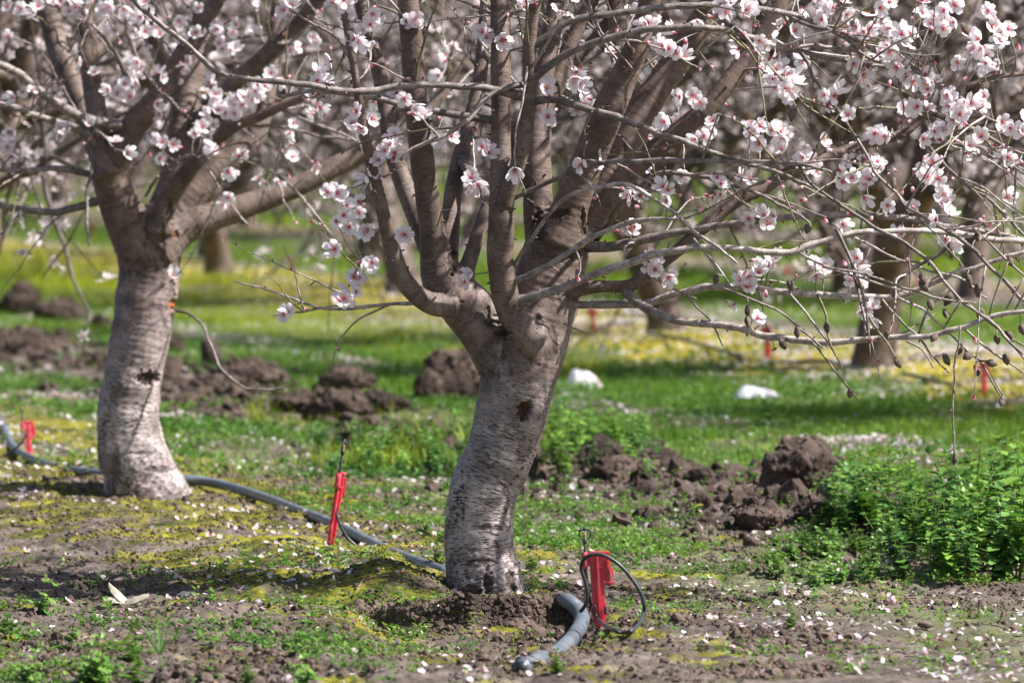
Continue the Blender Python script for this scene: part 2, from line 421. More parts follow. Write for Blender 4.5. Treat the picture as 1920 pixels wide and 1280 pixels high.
green = 0.75 * band(uw, 1.6, 3.3) * (1 - np.exp(-((uw - 2.28) / .16) ** 2)) + 0.9 * band(uw, 5.1, 6.6) + 0.9 * band(uw, 8.3, 9.9) + 0.8 * band(uw, 11.5, 13.2) + 0.8 * (uw > 14.6) + 0.35 * band(uw, 0.35, 0.8, 0.2)
lf_ = 0.4 * (1 - sst(-.5, .2, fx))
yel = band(uw - lf_, 3.35, 4.5, 0.2) + 0.4 * band(uw, 7.2, 7.8) + 0.25 * band(gu, -0.35, 0.35) * sst(14, 16, fy)
GC = np.stack([np.clip(mossy, 0, 1), np.clip(green, 0, 1), np.clip(yel, 0, 1)], 1)
gm = mesh_np("ground", np.stack([fx, fy, gz], 1), GF, M_GROUND, GC)
tag(link("ground", gm), kind="structure")

# ------------------------------------------------------------------ blossoms, buds, hulls (templates)
def petal_grid(L=0.018, Wd=0.0125, cup=0.35, nr=4, nc=3):
    V = []; C = []
    for i in range(nr + 1):
        t = i / nr
        wd = Wd * (math.sin(math.pi * min(1, t * 0.80 + 0.10)) ** 0.8) * (0.28 + 0.95 * t ** 0.8) * 0.78
        for j in range(nc):
            s = (j / (nc - 1)) * 2 - 1
            notch = -0.0022 * (1 - abs(s)) if i == nr else 0
            rr = 0.0022 + L * t + notch - 0.0016 * s * s * t
            z = cup * L * (t ** 1.6) + 0.0020 * s * s * t + (0.0012 * math.sin(5 * t) if j != 1 else 0)
            V.append((rr, s * wd, z))
            pk = max(0.0, 1 - t * 3.3); tipp = 0.02 * t * (abs(s) > 0.5)
            C.append((0.94 - 0.14 * pk, 0.90 - 0.68 * pk - tipp, 0.93 - 0.52 * pk - tipp * 0.5))
    F = [[i * nc + j, (i + 1) * nc + j, (i + 1) * nc + j + 1, i * nc + j + 1] for i in range(nr) for j in range(nc - 1)]
    return np.array(V), np.array(F), np.array(C)
def flower_template(cup, seed, centre=(0.62, 0.07, 0.13), missing=0, anth=(0.75, 0.40, 0.05), nr=4, stam=16):
    r = random.Random(seed); s = Soup()
    for k in range(5 - missing):
        V, F, C = petal_grid(0.0165 * r.uniform(0.92, 1.06), 0.0108 * r.uniform(0.9, 1.08), cup * r.uniform(0.7, 1.35), nr)
        a = 2 * math.pi * k / 5 + r.uniform(-0.09, 0.09); tw = r.uniform(-0.3, 0.3)
        V = V.copy(); V[:, 2] += V[:, 1] * tw + (k % 2) * 0.0008
        ca, sa = math.cos(a), math.sin(a)
        V = np.stack([V[:, 0] * ca - V[:, 1] * sa, V[:, 0] * sa + V[:, 1] * ca, V[:, 2]], 1)
        tr = np.concatenate([F[:, [0, 1, 2]], F[:, [0, 2, 3]]])
        s.add(V, tr, None, C)
    n = 6; c0 = [(math.cos(2 * math.pi * i / n) * 0.0032, math.sin(2 * math.pi * i / n) * 0.0032, 0.0008) for i in range(n)]
    s.add(np.array(c0 + [(0, 0, 0.0026), (0, 0, -0.006)]), [(i, (i + 1) % n, n) for i in range(n)] + [((i + 1) % n, i, n + 1) for i in range(n)], None,
          np.array([centre] * n + [(0.50, 0.10, 0.06)] + [(0.25, 0.07, 0.05)]))
    for k in range(stam):
        a = r.uniform(0, 6.28); q = r.uniform(0.15, 0.62); L = r.uniform(0.006, 0.0098)
        d = np.array([math.cos(a) * q, math.sin(a) * q, 1.0]); d /= np.linalg.norm(d)
        b = np.array([math.cos(a) * 0.001, math.sin(a) * 0.001, 0.001]); e = b + d * L
        sd_ = np.cross(d, [0, 0, 1.0]); sd_ = sd_ / (np.linalg.norm(sd_) + 1e-9) * 0.00028
        s.add([b - sd_, b + sd_, e], [(0, 1, 2)], None, [(0.85, 0.45, 0.5)] * 3)
        aa = 0.00085; ac = anth if r.random() < 0.75 else (0.5, 0.12, 0.06)
        s.add([e + [aa, 0, 0], e + [-aa, aa, 0], e + [-aa, -aa, 0], e + [0, 0, aa * 1.5]], [(0, 1, 3), (1, 2, 3), (2, 0, 3), (0, 2, 1)], None, [ac] * 4)
    return np.concatenate(s.V), np.concatenate(s.F3), np.concatenate(s.C)
FT = [flower_template(0.18, 1), flower_template(0.38, 2), flower_template(0.6, 3, (0.70, 0.10, 0.18)), flower_template(0.3, 4, (0.62, 0.16, 0.10), 0, (0.8, 0.5, 0.08)),
      flower_template(1.25, 5, (0.75, 0.16, 0.26)), flower_template(0.25, 6, (0.55, 0.05, 0.10), 1)]
def flower_low(cup=0.3):
    V = [(0, 0, 0)]; F = []; C = [(0.80, 0.5, 0.56)]
    for k in range(5):
        a = 2 * math.pi * k / 5
        for (rr, da, z) in ((0.012, -0.42, cup * 0.008), (0.0175, 0, cup * 0.017), (0.012, 0.42, cup * 0.008)):
            V.append((rr * math.cos(a + da), rr * math.sin(a + da), z)); C.append((0.93, 0.91, 0.935))
        b = 1 + 3 * k; F += [(0, b, b + 1), (0, b + 1, b + 2)]
    return np.array(V, float), np.array(F), np.array(C, float)
FLOW = flower_low()
def bud_template():
    V = []; F = []; C = []; prof = [(-0.006, 0.0010, (0.20, 0.08, 0.04)), (-0.003, 0.0026, (0.32, 0.07, 0.06)), (0.0, 0.0034, (0.66, 0.25, 0.34)), (0.004, 0.0037, (0.88, 0.55, 0.66)), (0.0075, 0.0028, (0.92, 0.70, 0.78)), (0.0095, 0.0004, (0.92, 0.75, 0.82))]
    n = 7
    for z, r_, c in prof:
        for i in range(n): V.append((r_ * math.cos(2 * math.pi * i / n), r_ * math.sin(2 * math.pi * i / n), z)); C.append(c)
    for k in range(len(prof) - 1):
        for i in range(n):
            a, b = k * n + i, k * n + (i + 1) % n; F += [(a, b, b + n), (a, b + n, a + n)]
    return np.array(V), np.array(F), np.array(C)
BUD = bud_template()
def hull_mesh():
    V, F = ico(3); z = V[:, 2]
    r_ = np.where(z > 0, 1.06 - 0.1 * z ** 2, (1.06 - np.abs(z) ** 2.2 * 0.25))
    Q = V.copy(); Q[:, 0] *= 0.0088 * r_; Q[:, 1] *= 0.0062 * r_; Q[:, 2] = z * 0.0135 - np.where(z < -0.8, (np.abs(z) - 0.8) * 0.012, 0)
    nn = vn(V * 3.0, 5) * 0.10 + vn(V * 9, 6) * 0.05; Q *= (1 + nn)[:, None]
    Q[:, 0] -= np.where((np.abs(V[:, 1]) < 0.22) & (V[:, 0] > 0), 0.0012, 0)
    Q[:, 2] -= 0.0135
    return mesh_np("almond_hull", Q, F, M_HULL, smooth=True)
HULL = hull_mesh()

# ------------------------------------------------------------------ foreground trees (traced limbs)
def trace(pts, d, Y=None):
    """pts: (px,py,width px) ; d: horizontal distance or (start,end) or list -> (n,4)"""
    n = len(pts); acc = [0]
    for i in range(1, n): acc.append(acc[-1] + math.hypot(pts[i][0] - pts[i - 1][0], pts[i][1] - pts[i - 1][1]))
    out = []
    for i, (x, y, w_) in enumerate(pts):
        t = acc[i] / max(acc[-1], 1)
        Yd = d if not hasattr(d, '__len__') else float(np.interp(t, np.linspace(0, 1, len(d)), d))
        p = P(x, y, Yd); out.append((*p, w_ * mpp(Yd) / 2))
    return np.array(out)
def grow_on(q, rnd, n_seg, length, wob, up=0.25, taper=0.35):
    """continue a limb beyond the frame"""
    p = q[-1, :3].copy(); d = q[-1, :3] - q[-2, :3]; d /= np.linalg.norm(d); r0 = q[-1, 3]; out = [q[-1]]
    for i in range(n_seg):
        d = d + np.array([rnd.gauss(0, wob), rnd.gauss(0, wob), rnd.gauss(0, wob) + up * 0.2]); d /= np.linalg.norm(d)
        p = p + d * length / n_seg; out.append(np.array([*p, r0 * (1 - (1 - taper) * (i + 1) / n_seg)]))
    return np.vstack([q, np.array(out[1:])])

def smooth_mesh(V, F, it, lam=0.5):
    E = np.vstack([F[:, [0, 1]], F[:, [1, 2]], F[:, [2, 3]], F[:, [3, 0]]]) if F.shape[1] == 4 else np.vstack([F[:, [0, 1]], F[:, [1, 2]], F[:, [2, 0]]])
    n = len(V); deg = np.bincount(E[:, 0], minlength=n) + np.bincount(E[:, 1], minlength=n)
    for _ in range(it):
        A = np.zeros_like(V)
        for k in range(3): A[:, k] = np.bincount(E[:, 0], V[E[:, 1], k], n) + np.bincount(E[:, 1], V[E[:, 0], k], n)
        V = V + lam * (A / np.maximum(deg, 1)[:, None] - V)
    return V
def vnormals(V, F):
    a, b, c = V[F[:, 0]], V[F[:, 1]], V[F[:, 2]]
    fn = np.cross(b - a, c - a)
    if F.shape[1] == 4: fn = fn + np.cross(c - a, V[F[:, 3]] - a)
    n = np.zeros_like(V)
    for j in range(F.shape[1]):
        for k in range(3): n[:, k] += np.bincount(F[:, j], fn[:, k], len(V))
    return n / (np.linalg.norm(n, axis=1, keepdims=True) + 1e-20)

def body_of(limbs, voxel, it=5):
    """limbs: list of (n,4). One fused skin over all of them, then labels of the nearest limb per face."""
    sp_ = Soup(); SK = []; 
    for li, L in enumerate(limbs):
        q = resample(L, 0.012); V, F3, F4, B = tube(q, 20)
        sp_.add(V, F3, F4)
        t = np.gradient(q[:, :3], axis=0); t /= np.linalg.norm(t, axis=1, keepdims=True)
        sl = np.concatenate([[0], np.cumsum(np.linalg.norm(np.diff(q[:, :3], axis=0), axis=1))])
        SK.append((q, t, sl))
    tm = sp_.mesh("tmp", None); to = bpy.data.objects.new("tmp", tm); COL.objects.link(to)
    md = to.modifiers.new("r", 'REMESH'); md.mode = 'VOXEL'; md.voxel_size = voxel
    dg = bpy.context.evaluated_depsgraph_get(); ev = to.evaluated_get(dg); em = ev.to_mesh()
    V = np.zeros(len(em.vertices) * 3, np.float32); em.vertices.foreach_get("co", V); V = V.reshape(-1, 3).astype(float)
    F = np.zeros(len(em.loops), np.int32); em.loops.foreach_get("vertex_index", F); F = F.reshape(-1, 4)
    ev.to_mesh_clear(); bpy.data.objects.remove(to); bpy.data.meshes.remove(tm)
    V = smooth_mesh(V, F, it)
    sec = np.full(len(V), 1e9); best = np.full(len(V), 1e9); lab = np.zeros(len(V), int); bk = np.zeros((len(V), 3)); rad = np.zeros(len(V))
    for li, (q, t, sl) in enumerate(SK):
        lo = q[:, :3].min(0) - 0.15; hi = q[:, :3].max(0) + 0.15
        idx = np.where(((V > lo) & (V < hi)).all(1))[0]
        for c0 in range(0, len(idx), 20000):
            id_ = idx[c0:c0 + 20000]
            D = np.linalg.norm(V[id_][:, None] - q[None, :, :3], axis=2); nd = D / q[None, :, 3]
            k = nd.argmin(1); m = nd[np.arange(len(id_)), k] + (0.0 if li else -0.02)
            ok = m < best[id_]; sec[id_] = np.minimum(sec[id_], np.maximum(m, best[id_])); id2 = id_[ok]; kk = k[ok]
            best[id2] = m[ok]; lab[id2] = li; rad[id2] = q[kk, 3]
            rel = V[id2] - q[kk, :3]; al = (rel * t[kk]).sum(1); pr = rel - al[:, None] * t[kk]
            ax = np.cross(t[kk], [0.0, 1.0, 0.05]); ax /= np.linalg.norm(ax, axis=1, keepdims=True); ay = np.cross(t[kk], ax)
            bk[id2] = np.stack([(pr * ax).sum(1) + li * 0.7, (pr * ay).sum(1), sl[kk] + al], 1)
    return V, F, lab, bk, rad, SK, sec - best

def seat(tr, T, reach=0.22):
    """start a lateral inside the limb it grows from"""
    best = (1e9, None)
    for q in T.lines:
        d2 = (q[:, 0] - tr[0, 0]) ** 2 + (q[:, 2] - tr[0, 2]) ** 2 - (q[:, 3] > tr[0, 3]) * 1e-4 + 0.02 * (q[:, 1] - tr[0, 1]) ** 2; k = int(d2.argmin())
        if d2[k] < best[0]: best = (d2[k], q[k])
    dy = best[1][1] - tr[0, 1]; L = np.concatenate([[0], np.cumsum(np.linalg.norm(np.diff(tr[:, :3], axis=0), axis=1))])
    tr = tr.copy(); tr[:, 1] += dy * np.clip(1 - L / reach, 0, 1) ** 1.5
    return tr
class Tree:
    def __init__(s, name, label, org, group):
        s.org = np.array(org); s.root = thing(name, label, "tree", tuple(org), group)
        s.lines = []        # polylines blossoms can hang from: (q)
        s.twig = []; s.spur = []; s.nfl = []   # (position, normal, scale, template)
        s.buds = []
    def skin(s, names, limbs, voxel, marks=(), age_z=(0.0, 1.0), rough=1.0):
        V, F, lab, bk, rad, SK, gap = body_of(limbs, voxel)
        for q, _, _ in SK: s.lines.append(q)
        n = vnormals(V, F)
        z = V[:, 2] - s.org[2]
        # ridges: horizontal wrinkles low on the stem, fissures at the root flare
        amp = rough * np.clip(rad / 0.06, 0.15, 1)
        V = V + n * (amp * (0.0010 * vn(bk * [30, 30, 150], 3) + 0.0022 * vn(bk * [14, 14, 26], 13)))[:, None]
        col_ = np.exp(-(gap / 0.20) ** 2) * sst(0.26, 0.36, z)            # bark collars where limbs join
        wr = vn(V * [130, 130, 60], 31) + 0.6 * vn(V * 260, 32)
        V = V + n * (col_ * np.clip(rad / 0.03, 0.3, 1) * (0.0022 * wr + 0.0008))[:, None]
        flare = (1 - sst(0.03, 0.16, z)) * (lab == 0)
        fis = 0.7 * vn(bk * [80, 80, 60], 8) + 0.7 * vn(bk * [210, 210, 170], 9)
        V = V + n * (flare * 0.0022 * fis)[:, None]
        age = sst(age_z[0], age_z[1], z + 0.03 * vn(V * 9, 4)); age = np.where(lab == 0, age, np.maximum(age, 0.78))
        dark = np.clip(flare * sst(0.2, 0.5, -fis) * 0.55 + (lab == 0) * (1 - sst(0.012, 0.05, z)) * 0.5 * (vn(V * 60, 41) > -0.25) + col_ * sst(0.15, 0.6, -wr) * 0.7, 0, 1); oran = np.zeros(len(V))
        px = CX + FPX * V[:, 0] / V[:, 1]; py = YH + FPX * (CAMZ - V[:, 2]) / V[:, 1]
        jag = vn(V * 160, 5) * 0.4 + vn(V * 420, 6) * 0.2
        for (mx, my, ax, ay, depth, dk, org_, yl) in marks:
            e = np.sqrt(((px - mx) / ax) ** 2 + ((py - my) / ay) ** 2) + jag
            ok = V[:, 1] < yl
            f = (1 - sst(0.75, 1.05, e)) * ok; rim = np.exp(-((e - 1.15) / 0.22) ** 2) * ok
            V = V - n * (f * depth)[:, None] + n * (rim * min(depth, 0.004) * 0.35)[:, None]
            dark = np.maximum(dark, f * dk); oran = np.maximum(oran, f * org_ * (vn(V * [500, 300, 120], 7) > 0.1))
        a3 = smooth_mesh(np.stack([age] * 3, 1), F, 60, 0.6)[:, 0]
        n = vnormals(V, F); C = np.stack([a3, dark, oran], 1)
        fl = lab[F[:, 0]]
        for li, nm in enumerate(names):
            Fi = F[fl == li]
            if not len(Fi): continue
            ids, inv = np.unique(Fi, return_inverse=True)
            me = mesh_np(nm, V[ids] - s.org, inv.reshape(-1, 4), M_BARK, C[ids], True, {"bk": bk[ids]}, n[ids])
            link(nm, me, s.root)
    def lateral(s, pts, sides=9, part="branch", mat=None, spurs=True, step=0.012, C=(1, 1, 1), line=True):
        sp_ = Soup(); q = resample(pts, step); q[:, :3] += rng.normal(0, 0.0006, (len(q), 3)) * np.linspace(0, 1, len(q))[:, None]
        if spurs and len(q) > 6:
            o_ = rng.uniform(0, 90, 3); kn = np.stack([vn(q[:, :3] * 26 + o_ + 7 * a_, 2) for a_ in range(3)], 1)
            q[:, :3] += kn * 0.0032 * np.minimum(1, np.arange(len(q)) / 4)[:, None] * np.clip(0.006 / q[:, 3:4], 0.3, 1)
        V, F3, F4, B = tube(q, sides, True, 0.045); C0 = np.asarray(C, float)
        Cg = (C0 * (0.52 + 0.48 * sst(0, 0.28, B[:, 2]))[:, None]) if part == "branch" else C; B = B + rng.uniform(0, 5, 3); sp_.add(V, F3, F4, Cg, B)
        if spurs:
            L = 0
            for i in range(2, len(q) - 1):
                L += np.linalg.norm(q[i, :3] - q[i - 1, :3])
                if L > rng.uniform(0.018, 0.05):
                    L = 0; t = q[i + 1, :3] - q[i - 1, :3]; t /= np.linalg.norm(t); d = np.cross(t, rng.normal(0, 1, 3)); d /= np.linalg.norm(d)
                    d = d + t * 0.5; d /= np.linalg.norm(d); r_ = q[i, 3]; ln = r_ + rng.uniform(0.0022, 0.0075) * (2.2 if rng.random() < .12 else 1); w_ = rng.uniform(0.0012, 0.0021)
                    b = q[i, :3]
                    add_tube(sp_, [(*(b + d * r_ * 0.5), w_), (*(b + d * (r_ * 0.6 + ln * 0.4)), w_), (*(b + d * ln), w_ * 0.75)], 0.004, 5, (0.42, 0.36, 0.33))
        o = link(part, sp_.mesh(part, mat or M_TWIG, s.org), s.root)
        if line: s.lines.append(q)
        return o, q
    def near_line(s, p, maxr=1.0, prefer=None):
        best = (1e9, None)
        for q in s.lines:
            d2 = (q[:, 0] - p[0]) ** 2 + (q[:, 2] - p[2]) ** 2 + 0.35 * (q[:, 1] - p[1]) ** 2
            d2 = d2 + (q[:, 3] > 0.012) * 0.0016
            k = int(d2.argmin())
            if d2[k] < best[0]: best = (d2[k], q[k], q, k)
        return best
    def connect(s, p, w0=0.0016, w1=0.0010):
        b = s.near_line(p); a = b[1][:3]; L = np.linalg.norm(p - a)
        if L < 0.006: return
        mid = (a + p) / 2 + rng.normal(0, 0.10, 3) * L + np.array([0, 0, -0.05 * L])
        w0 = min(w0 + L * 0.006, 0.003)
        s.twig.append(np.array([(*a, w0), (*mid, (w0 + w1) / 2), (*p, w1)]))
    def cluster(s, px, py, n=None, Y=None, spread=0.0125):
        base = P(px, py, 12.0 if Y is None else Y)
        b = s.near_line(base) if Y is None else None
        Yd = (b[1][1] - rng.uniform(0.0, 0.03)) if Y is None else Y
        base = P(px, py, Yd)
        s.connect(base + np.array([0, 0.008, 0]))
        n = n or rng.choice([1, 1, 2, 2, 2, 3])
        for k in range(n):
            off = rng.normal(0, spread, 3) * (k > 0); d = off / spread * 0.35 + np.array([rng.normal(-0.05, 0.45), -0.85, rng.normal(0.12, 0.42)])
            s.nfl.append((base + off, d, rng.uniform(0.80, 1.04), int(rng.choice(6, p=[.20, .24, .17, .14, .15, .10]))))
        for k in range(rng.integers(0, 2)):
            s.buds.append((base + rng.normal(0, spread * 1.3, 3), rng.normal(0, 1, 3) + [0, -0.4, 0.2], rng.uniform(0.7, 1.1)))
    def finish(s, n_parts=100):
        # twigs: the thickest and longest hundred as parts, the rest one mass
        tw = sorted(s.twig, key=lambda q: -np.linalg.norm(q[-1, :3] - q[0, :3]) * (0.3 if not s.inview(q[len(q) // 2, :3]) else 1))
        for q in tw[:n_parts]: s.lateral(q, 6, "twig", step=0.012, line=False, spurs=len(q) > 3, C=random.choice([(1, 1, 1), (0.8, 0.75, 0.72), (0.62, 0.66, 0.42)]))
        sp_ = Soup()
        for q in tw[n_parts:]: add_tube(sp_, q, 0.02, 5, random.choice([(1, 1, 1), (0.8, 0.75, 0.72), (0.62, 0.66, 0.42)]))
        for q in s.spur: add_tube(sp_, q, 0.004, 5, (.34, .29, .26))
        if sp_.V: tag(link("twig", sp_.mesh("twig_mass", M_TWIG, s.org), s.root), kind="stuff")
        ms = [mesh_np("blossom", V, F, M_PETAL, C, True) for V, F, C in FT]
        fl = sorted(s.nfl, key=lambda f: (not s.inview(f[0]), f[0][1] / f[2]))
        for p, d, sc, k in fl[:n_parts]:
            o = link("blossom", ms[k], s.root); M = face_dirs(np.array([d]))[0] * sc
            o.matrix_local = Matrix(((*M[0], p[0] - s.org[0]), (*M[1], p[1] - s.org[1]), (*M[2], p[2] - s.org[2]), (0, 0, 0, 1)))
        rest = fl[n_parts:]; sp_ = Soup()
        for k in range(len(FT)):
            r_ = [f for f in rest if f[3] == k]
            if not r_: continue
            Pn = np.array([f[0] for f in r_]); D = np.array([f[1] for f in r_]); sc = np.array([f[2] for f in r_])
            V, F, C = merge(*FT[k], face_dirs(D) * sc[:, None, None], Pn - s.org); sp_.add(V, F, None, C)
        if sp_.V: tag(link("blossom", sp_.mesh("blossom_mass", M_PETAL), s.root), kind="stuff")
        if s.buds:
            bm_ = mesh_np("bud", *BUD[:2], M_PETAL, BUD[2], True)
            bb = sorted(s.buds, key=lambda f: (not s.inview(f[0]), f[0][1]))
            for p, d, sc in bb[:n_parts]:
                o = link("bud", bm_, s.root); M = face_dirs(np.array([d]))[0] * sc
                o.matrix_local = Matrix(((*M[0], p[0] - s.org[0]), (*M[1], p[1] - s.org[1]), (*M[2], p[2] - s.org[2]), (0, 0, 0, 1)))
            if len(bb) > n_parts:
                r_ = bb[n_parts:]; V, F, C = merge(*BUD, face_dirs(np.array([f[1] for f in r_])) * np.array([f[2] for f in r_])[:, None, None], np.array([f[0] for f in r_]) - s.org)
                tag(link("bud", mesh_np("bud_mass", V, F, M_PETAL, C, True), s.root), kind="stuff")
    def inview(s, p):
        px = CX + FPX * p[0] / p[1]; py = YH + FPX * (CAMZ - p[2]) / p[1]
        return -30 < px < 1950 and -30 < py < 1310
    def shoots(s, q, n, L, droop=0.0, dirb=(0, 0, 0.3), lo=0.2, fl=0.5, w=0.0028, sub=True, spread=0.8, avoid=True):
        """random side shoots along a polyline, carrying blossoms"""
        for _ in range(n):
            k = int(rng.uniform(lo, 0.99) * (len(q) - 1)); a = q[k]; t = q[min(k + 1, len(q) - 1), :3] - q[max(k - 1, 0), :3]; t /= np.linalg.norm(t) + 1e-9
            d = t * 0.6 + rng.normal(0, spread, 3) + np.array(dirb); d /= np.linalg.norm(d); ln = L * rng.uniform(0.4, 1.2); p = a[:3].copy(); pts = [(*p, min(w, a[3]))]
            m = 5
            for i in range(m):
                d = d + rng.normal(0, 0.13, 3) + np.array([0, 0, -droop]); d /= np.linalg.norm(d); p = p + d * ln / m; pts.append((*p, min(w, a[3]) * (1 - 0.62 * (i + 1) / m)))
            pts = np.array(pts); s.twig.append(pts)
            for i in range(1, m + 1):
                if rng.random() < fl:
                    c = pts[i, :3]
                    for _k in range(rng.choice([1, 1, 2, 3])):
                        off = rng.normal(0, 0.009, 3); s.nfl.append((c + off, off / 0.009 * 0.7 + np.array([0, -0.5, 0.25]) + rng.normal(0, 0.3, 3), rng.uniform(0.85, 1.05), int(rng.integers(0, 6))))
                elif rng.random() < 0.22: s.buds.append((pts[i, :3] + rng.normal(0, 0.003, 3), rng.normal(0, 1, 3), rng.uniform(0.6, 1)))

# ---- the near tree
rnd = random.Random(3)
o1 = hit(912, 1118)
D0 = float(o1[1])
TR = {}
TR['trunk'] = trace([(914, 1155, 166), (915, 1122, 156), (911, 1098, 148), (902, 1060, 137), (898, 1015, 131), (899, 960, 129), (912, 905, 130), (937, 850, 131), (955, 790, 133), (972, 715, 140), (985, 670, 146), (1000, 620, 140), (1018, 560, 136), (1035, 500, 130), (1048, 455, 118), (1058, 415, 92)], [D0, D0, D0, D0 + 0.03])
TR['Lscaf'] = trace([(965, 720, 110), (938, 665, 104), (905, 612, 100), (872, 572, 98), (845, 540, 90), (826, 510, 80), (816, 463, 58), (806, 400, 48), (792, 300, 46), (780, 200, 45), (773, 100, 43), (765, 0, 40), (758, -60, 38)], [D0, D0 - 0.03, D0 - 0.10, D0 - 0.13])
TR['B'] = trace([(850, 570, 50), (821, 572, 44), (788, 558, 40), (756, 524, 36), (738, 475, 32), (724, 425, 28), (714, 380, 25), (700, 319, 23), (687, 269, 20), (675, 200, 17), (662, 120, 15), (648, 40, 14), (636, -40, 12)], [D0 - 0.05, D0 - 0.16, D0 - 0.22])
TR['C'] = trace([(830, 520, 52), (808, 470, 44), (783, 410, 40), (757, 345, 37), (735, 275, 34), (720, 180, 31), (702, 95, 29), (680, 20, 27), (662, -60, 25)], [D0 + 0.02, D0 + 0.10, D0 + 0.16])
TR['D'] = trace([(838, 500, 45), (843, 430, 38), (850, 360, 34), (862, 300, 33), (884, 225, 31), (899, 150, 29), (908, 70, 27), (915, -50, 24)], [D0 + 0.05, D0 + 0.2, D0 + 0.3])
TR['E'] = trace([(862, 545, 40), (878, 495, 32), (893, 450, 29), (908, 405, 27), (925, 360, 25), (950, 300, 22), (965, 230, 20)], [D0 - 0.02, D0 + 0.12])
TR['F'] = trace([(1010, 640, 76), (992, 628, 66), (972, 606, 56), (954, 575, 52), (943, 530, 51), (938, 470, 51), (940, 420, 50), (939, 360, 44), (939, 300, 40), (939, 235, 38), (939, 130, 39), (938, 34, 38), (934, -60, 36)], [D0 - 0.06, D0 - 0.13, D0 - 0.12, D0 - 0.08])
TR['F2'] = trace([(945, 385, 36), (955, 350, 32), (972, 305, 30), (987, 240, 27), (993, 170, 27), (992, 100, 27), (997, 44, 24), (1006, -10, 23), (1015, -70, 21)], [D0 - 0.14, D0 - 0.22])
TR['G1'] = trace([(1030, 470, 80), (1014, 420, 64), (1008, 370, 57), (1007, 300, 54), (1010, 235, 48), (1018, 160, 42), (1030, 80, 37), (1042, 10, 34), (1052, -60, 31)], [D0 + 0.05, D0 + 0.10, D0 + 0.16])
TR['G2'] = trace([(1045, 450, 100), (1066, 400, 72), (1087, 340, 64), (1115, 270, 62), (1142, 205, 62), (1165, 155, 56), (1188, 101, 48), (1206, 50, 43), (1219, 0, 40), (1235, -60, 38)], [D0 - 0.01, D0 - 0.06, D0 - 0.10])
TR['G3'] = trace([(1062, 450, 90), (1100, 405, 72), (1130, 350, 62), (1162, 288, 60), (1200, 215, 60), (1243, 152, 56), (1288, 82, 52), (1328, 22, 48), (1372, -50, 44)], [D0 + 0.05, D0 + 0.12, D0 + 0.18])
TR['G4'] = trace([(1100, 440, 50), (1128, 388, 42), (1168, 338, 40), (1206, 300, 40), (1250, 262, 38), (1290, 232, 37), (1330, 198, 37), (1381, 134, 35), (1431, 60, 33), (1478, -10, 31), (1520, -70, 29)], [D0 + 0.02, D0 - 0.02, D0 + 0.02])
TR['G5'] = trace([(1140, 350, 50), (1165, 300, 54), (1177, 255, 52), (1176, 190, 42), (1165, 120, 38), (1158, 50, 37), (1154, -50, 34)], [D0 + 0.16, D0 + 0.24])
TR['G6'] = trace([(1010, 250, 30), (1030, 185, 29), (1050, 130, 29), (1077, 67, 28), (1110, 0, 27), (1140, -60, 25)], [D0 + 0.16, D0 + 0.25])
TR['G7'] = trace([(1020, 215, 26), (1062, 140, 24), (1092, 98, 22), (1127, 57, 21), (1170, 0, 20), (1200, -50, 18)], [D0 + 0.17, D0 + 0.3])
TR['I'] = trace([(1040, 552, 60), (1075, 543, 34), (1110, 538, 26), (1150, 537, 24), (1180, 536, 26), (1215, 514, 24), (1270, 470, 25), (1320, 425, 27), (1381, 376, 27), (1431, 354, 25), (1470, 328, 24), (1520, 305, 23), (1565, 290, 22), (1616, 272, 20), (1666, 260, 19), (1700, 246, 18), (1733, 218, 16), (1770, 192, 14), (1804, 168, 13), (1851, 148, 12), (1920, 138, 10), (1990, 128, 8)], [D0 - 0.02, D0 - 0.06, D0 + 0.02, D0 + 0.05])
names1 = ['trunk'] + ['branch'] * (len(TR) - 1)
for k_ in ('Lscaf', 'C', 'D', 'F', 'F2', 'G1', 'G2', 'G3', 'G4', 'G5', 'G6', 'G7', 'B'):
    TR[k_] = grow_on(TR[k_], rnd, 6, 0.55 if k_ in ('B', 'G6', 'G7', 'F2') else 0.8, 0.10)
T1 = Tree("almond_tree", "largest almond tree in front, pale stem bending to the right between two red sprinkler stakes", o1, "almond trees of the orchard")
marks1 = [(983, 771, 15, 18, 0.012, 1.0, 0.30, 99), (925, 606, 16, 7, 0.004, 0.6, 0.0, 99), (945, 624, 16, 5, 0.003, 0.6, 0.0, 99), (914, 590, 5, 18, 0.004, 0.8, 0.0, 99),
          (868, 960, 3, 22, 0.002, 0.5, 0, 99), (858, 940, 2, 14, 0.002, 0.5, 0, 99), (930, 990, 30, 6, 0.002, 0.75, 0, 99), (905, 1052, 32, 5, 0.002, 0.85, 0, 99),
          (935, 700, 4, 10, 0.002, 0.6, 0, 99), (958, 697, 5, 8, 0.002, 0.5, 0, 99), (905, 875, 40, 3, 0.001, 0.35, 0, 99), (915, 1095, 10, 26, 0.008, 0.9, 0, 99), (958, 1098, 12, 30, 0.006, 0.75, 0, 99), (880, 1110, 22, 14, 0.005, 0.8, 0, 99),
          (1042, 400, 26, 10, 0.004, 0.8, 0, 99), (1012, 425, 12, 30, 0.004, 0.8, 0, 99), (1092, 420, 6, 30, 0.004, 0.8, 0, 99), (848, 490, 8, 26, 0.004, 0.8, 0, 99), (1010, 605, 8, 14, 0.002, 0.5, 0, 99), (1040, 655, 6, 22, 0.002, 0.5, 0, 99)]
T1.skin(names1, list(TR.values()), 0.0027, marks1, (0.16, 0.66))
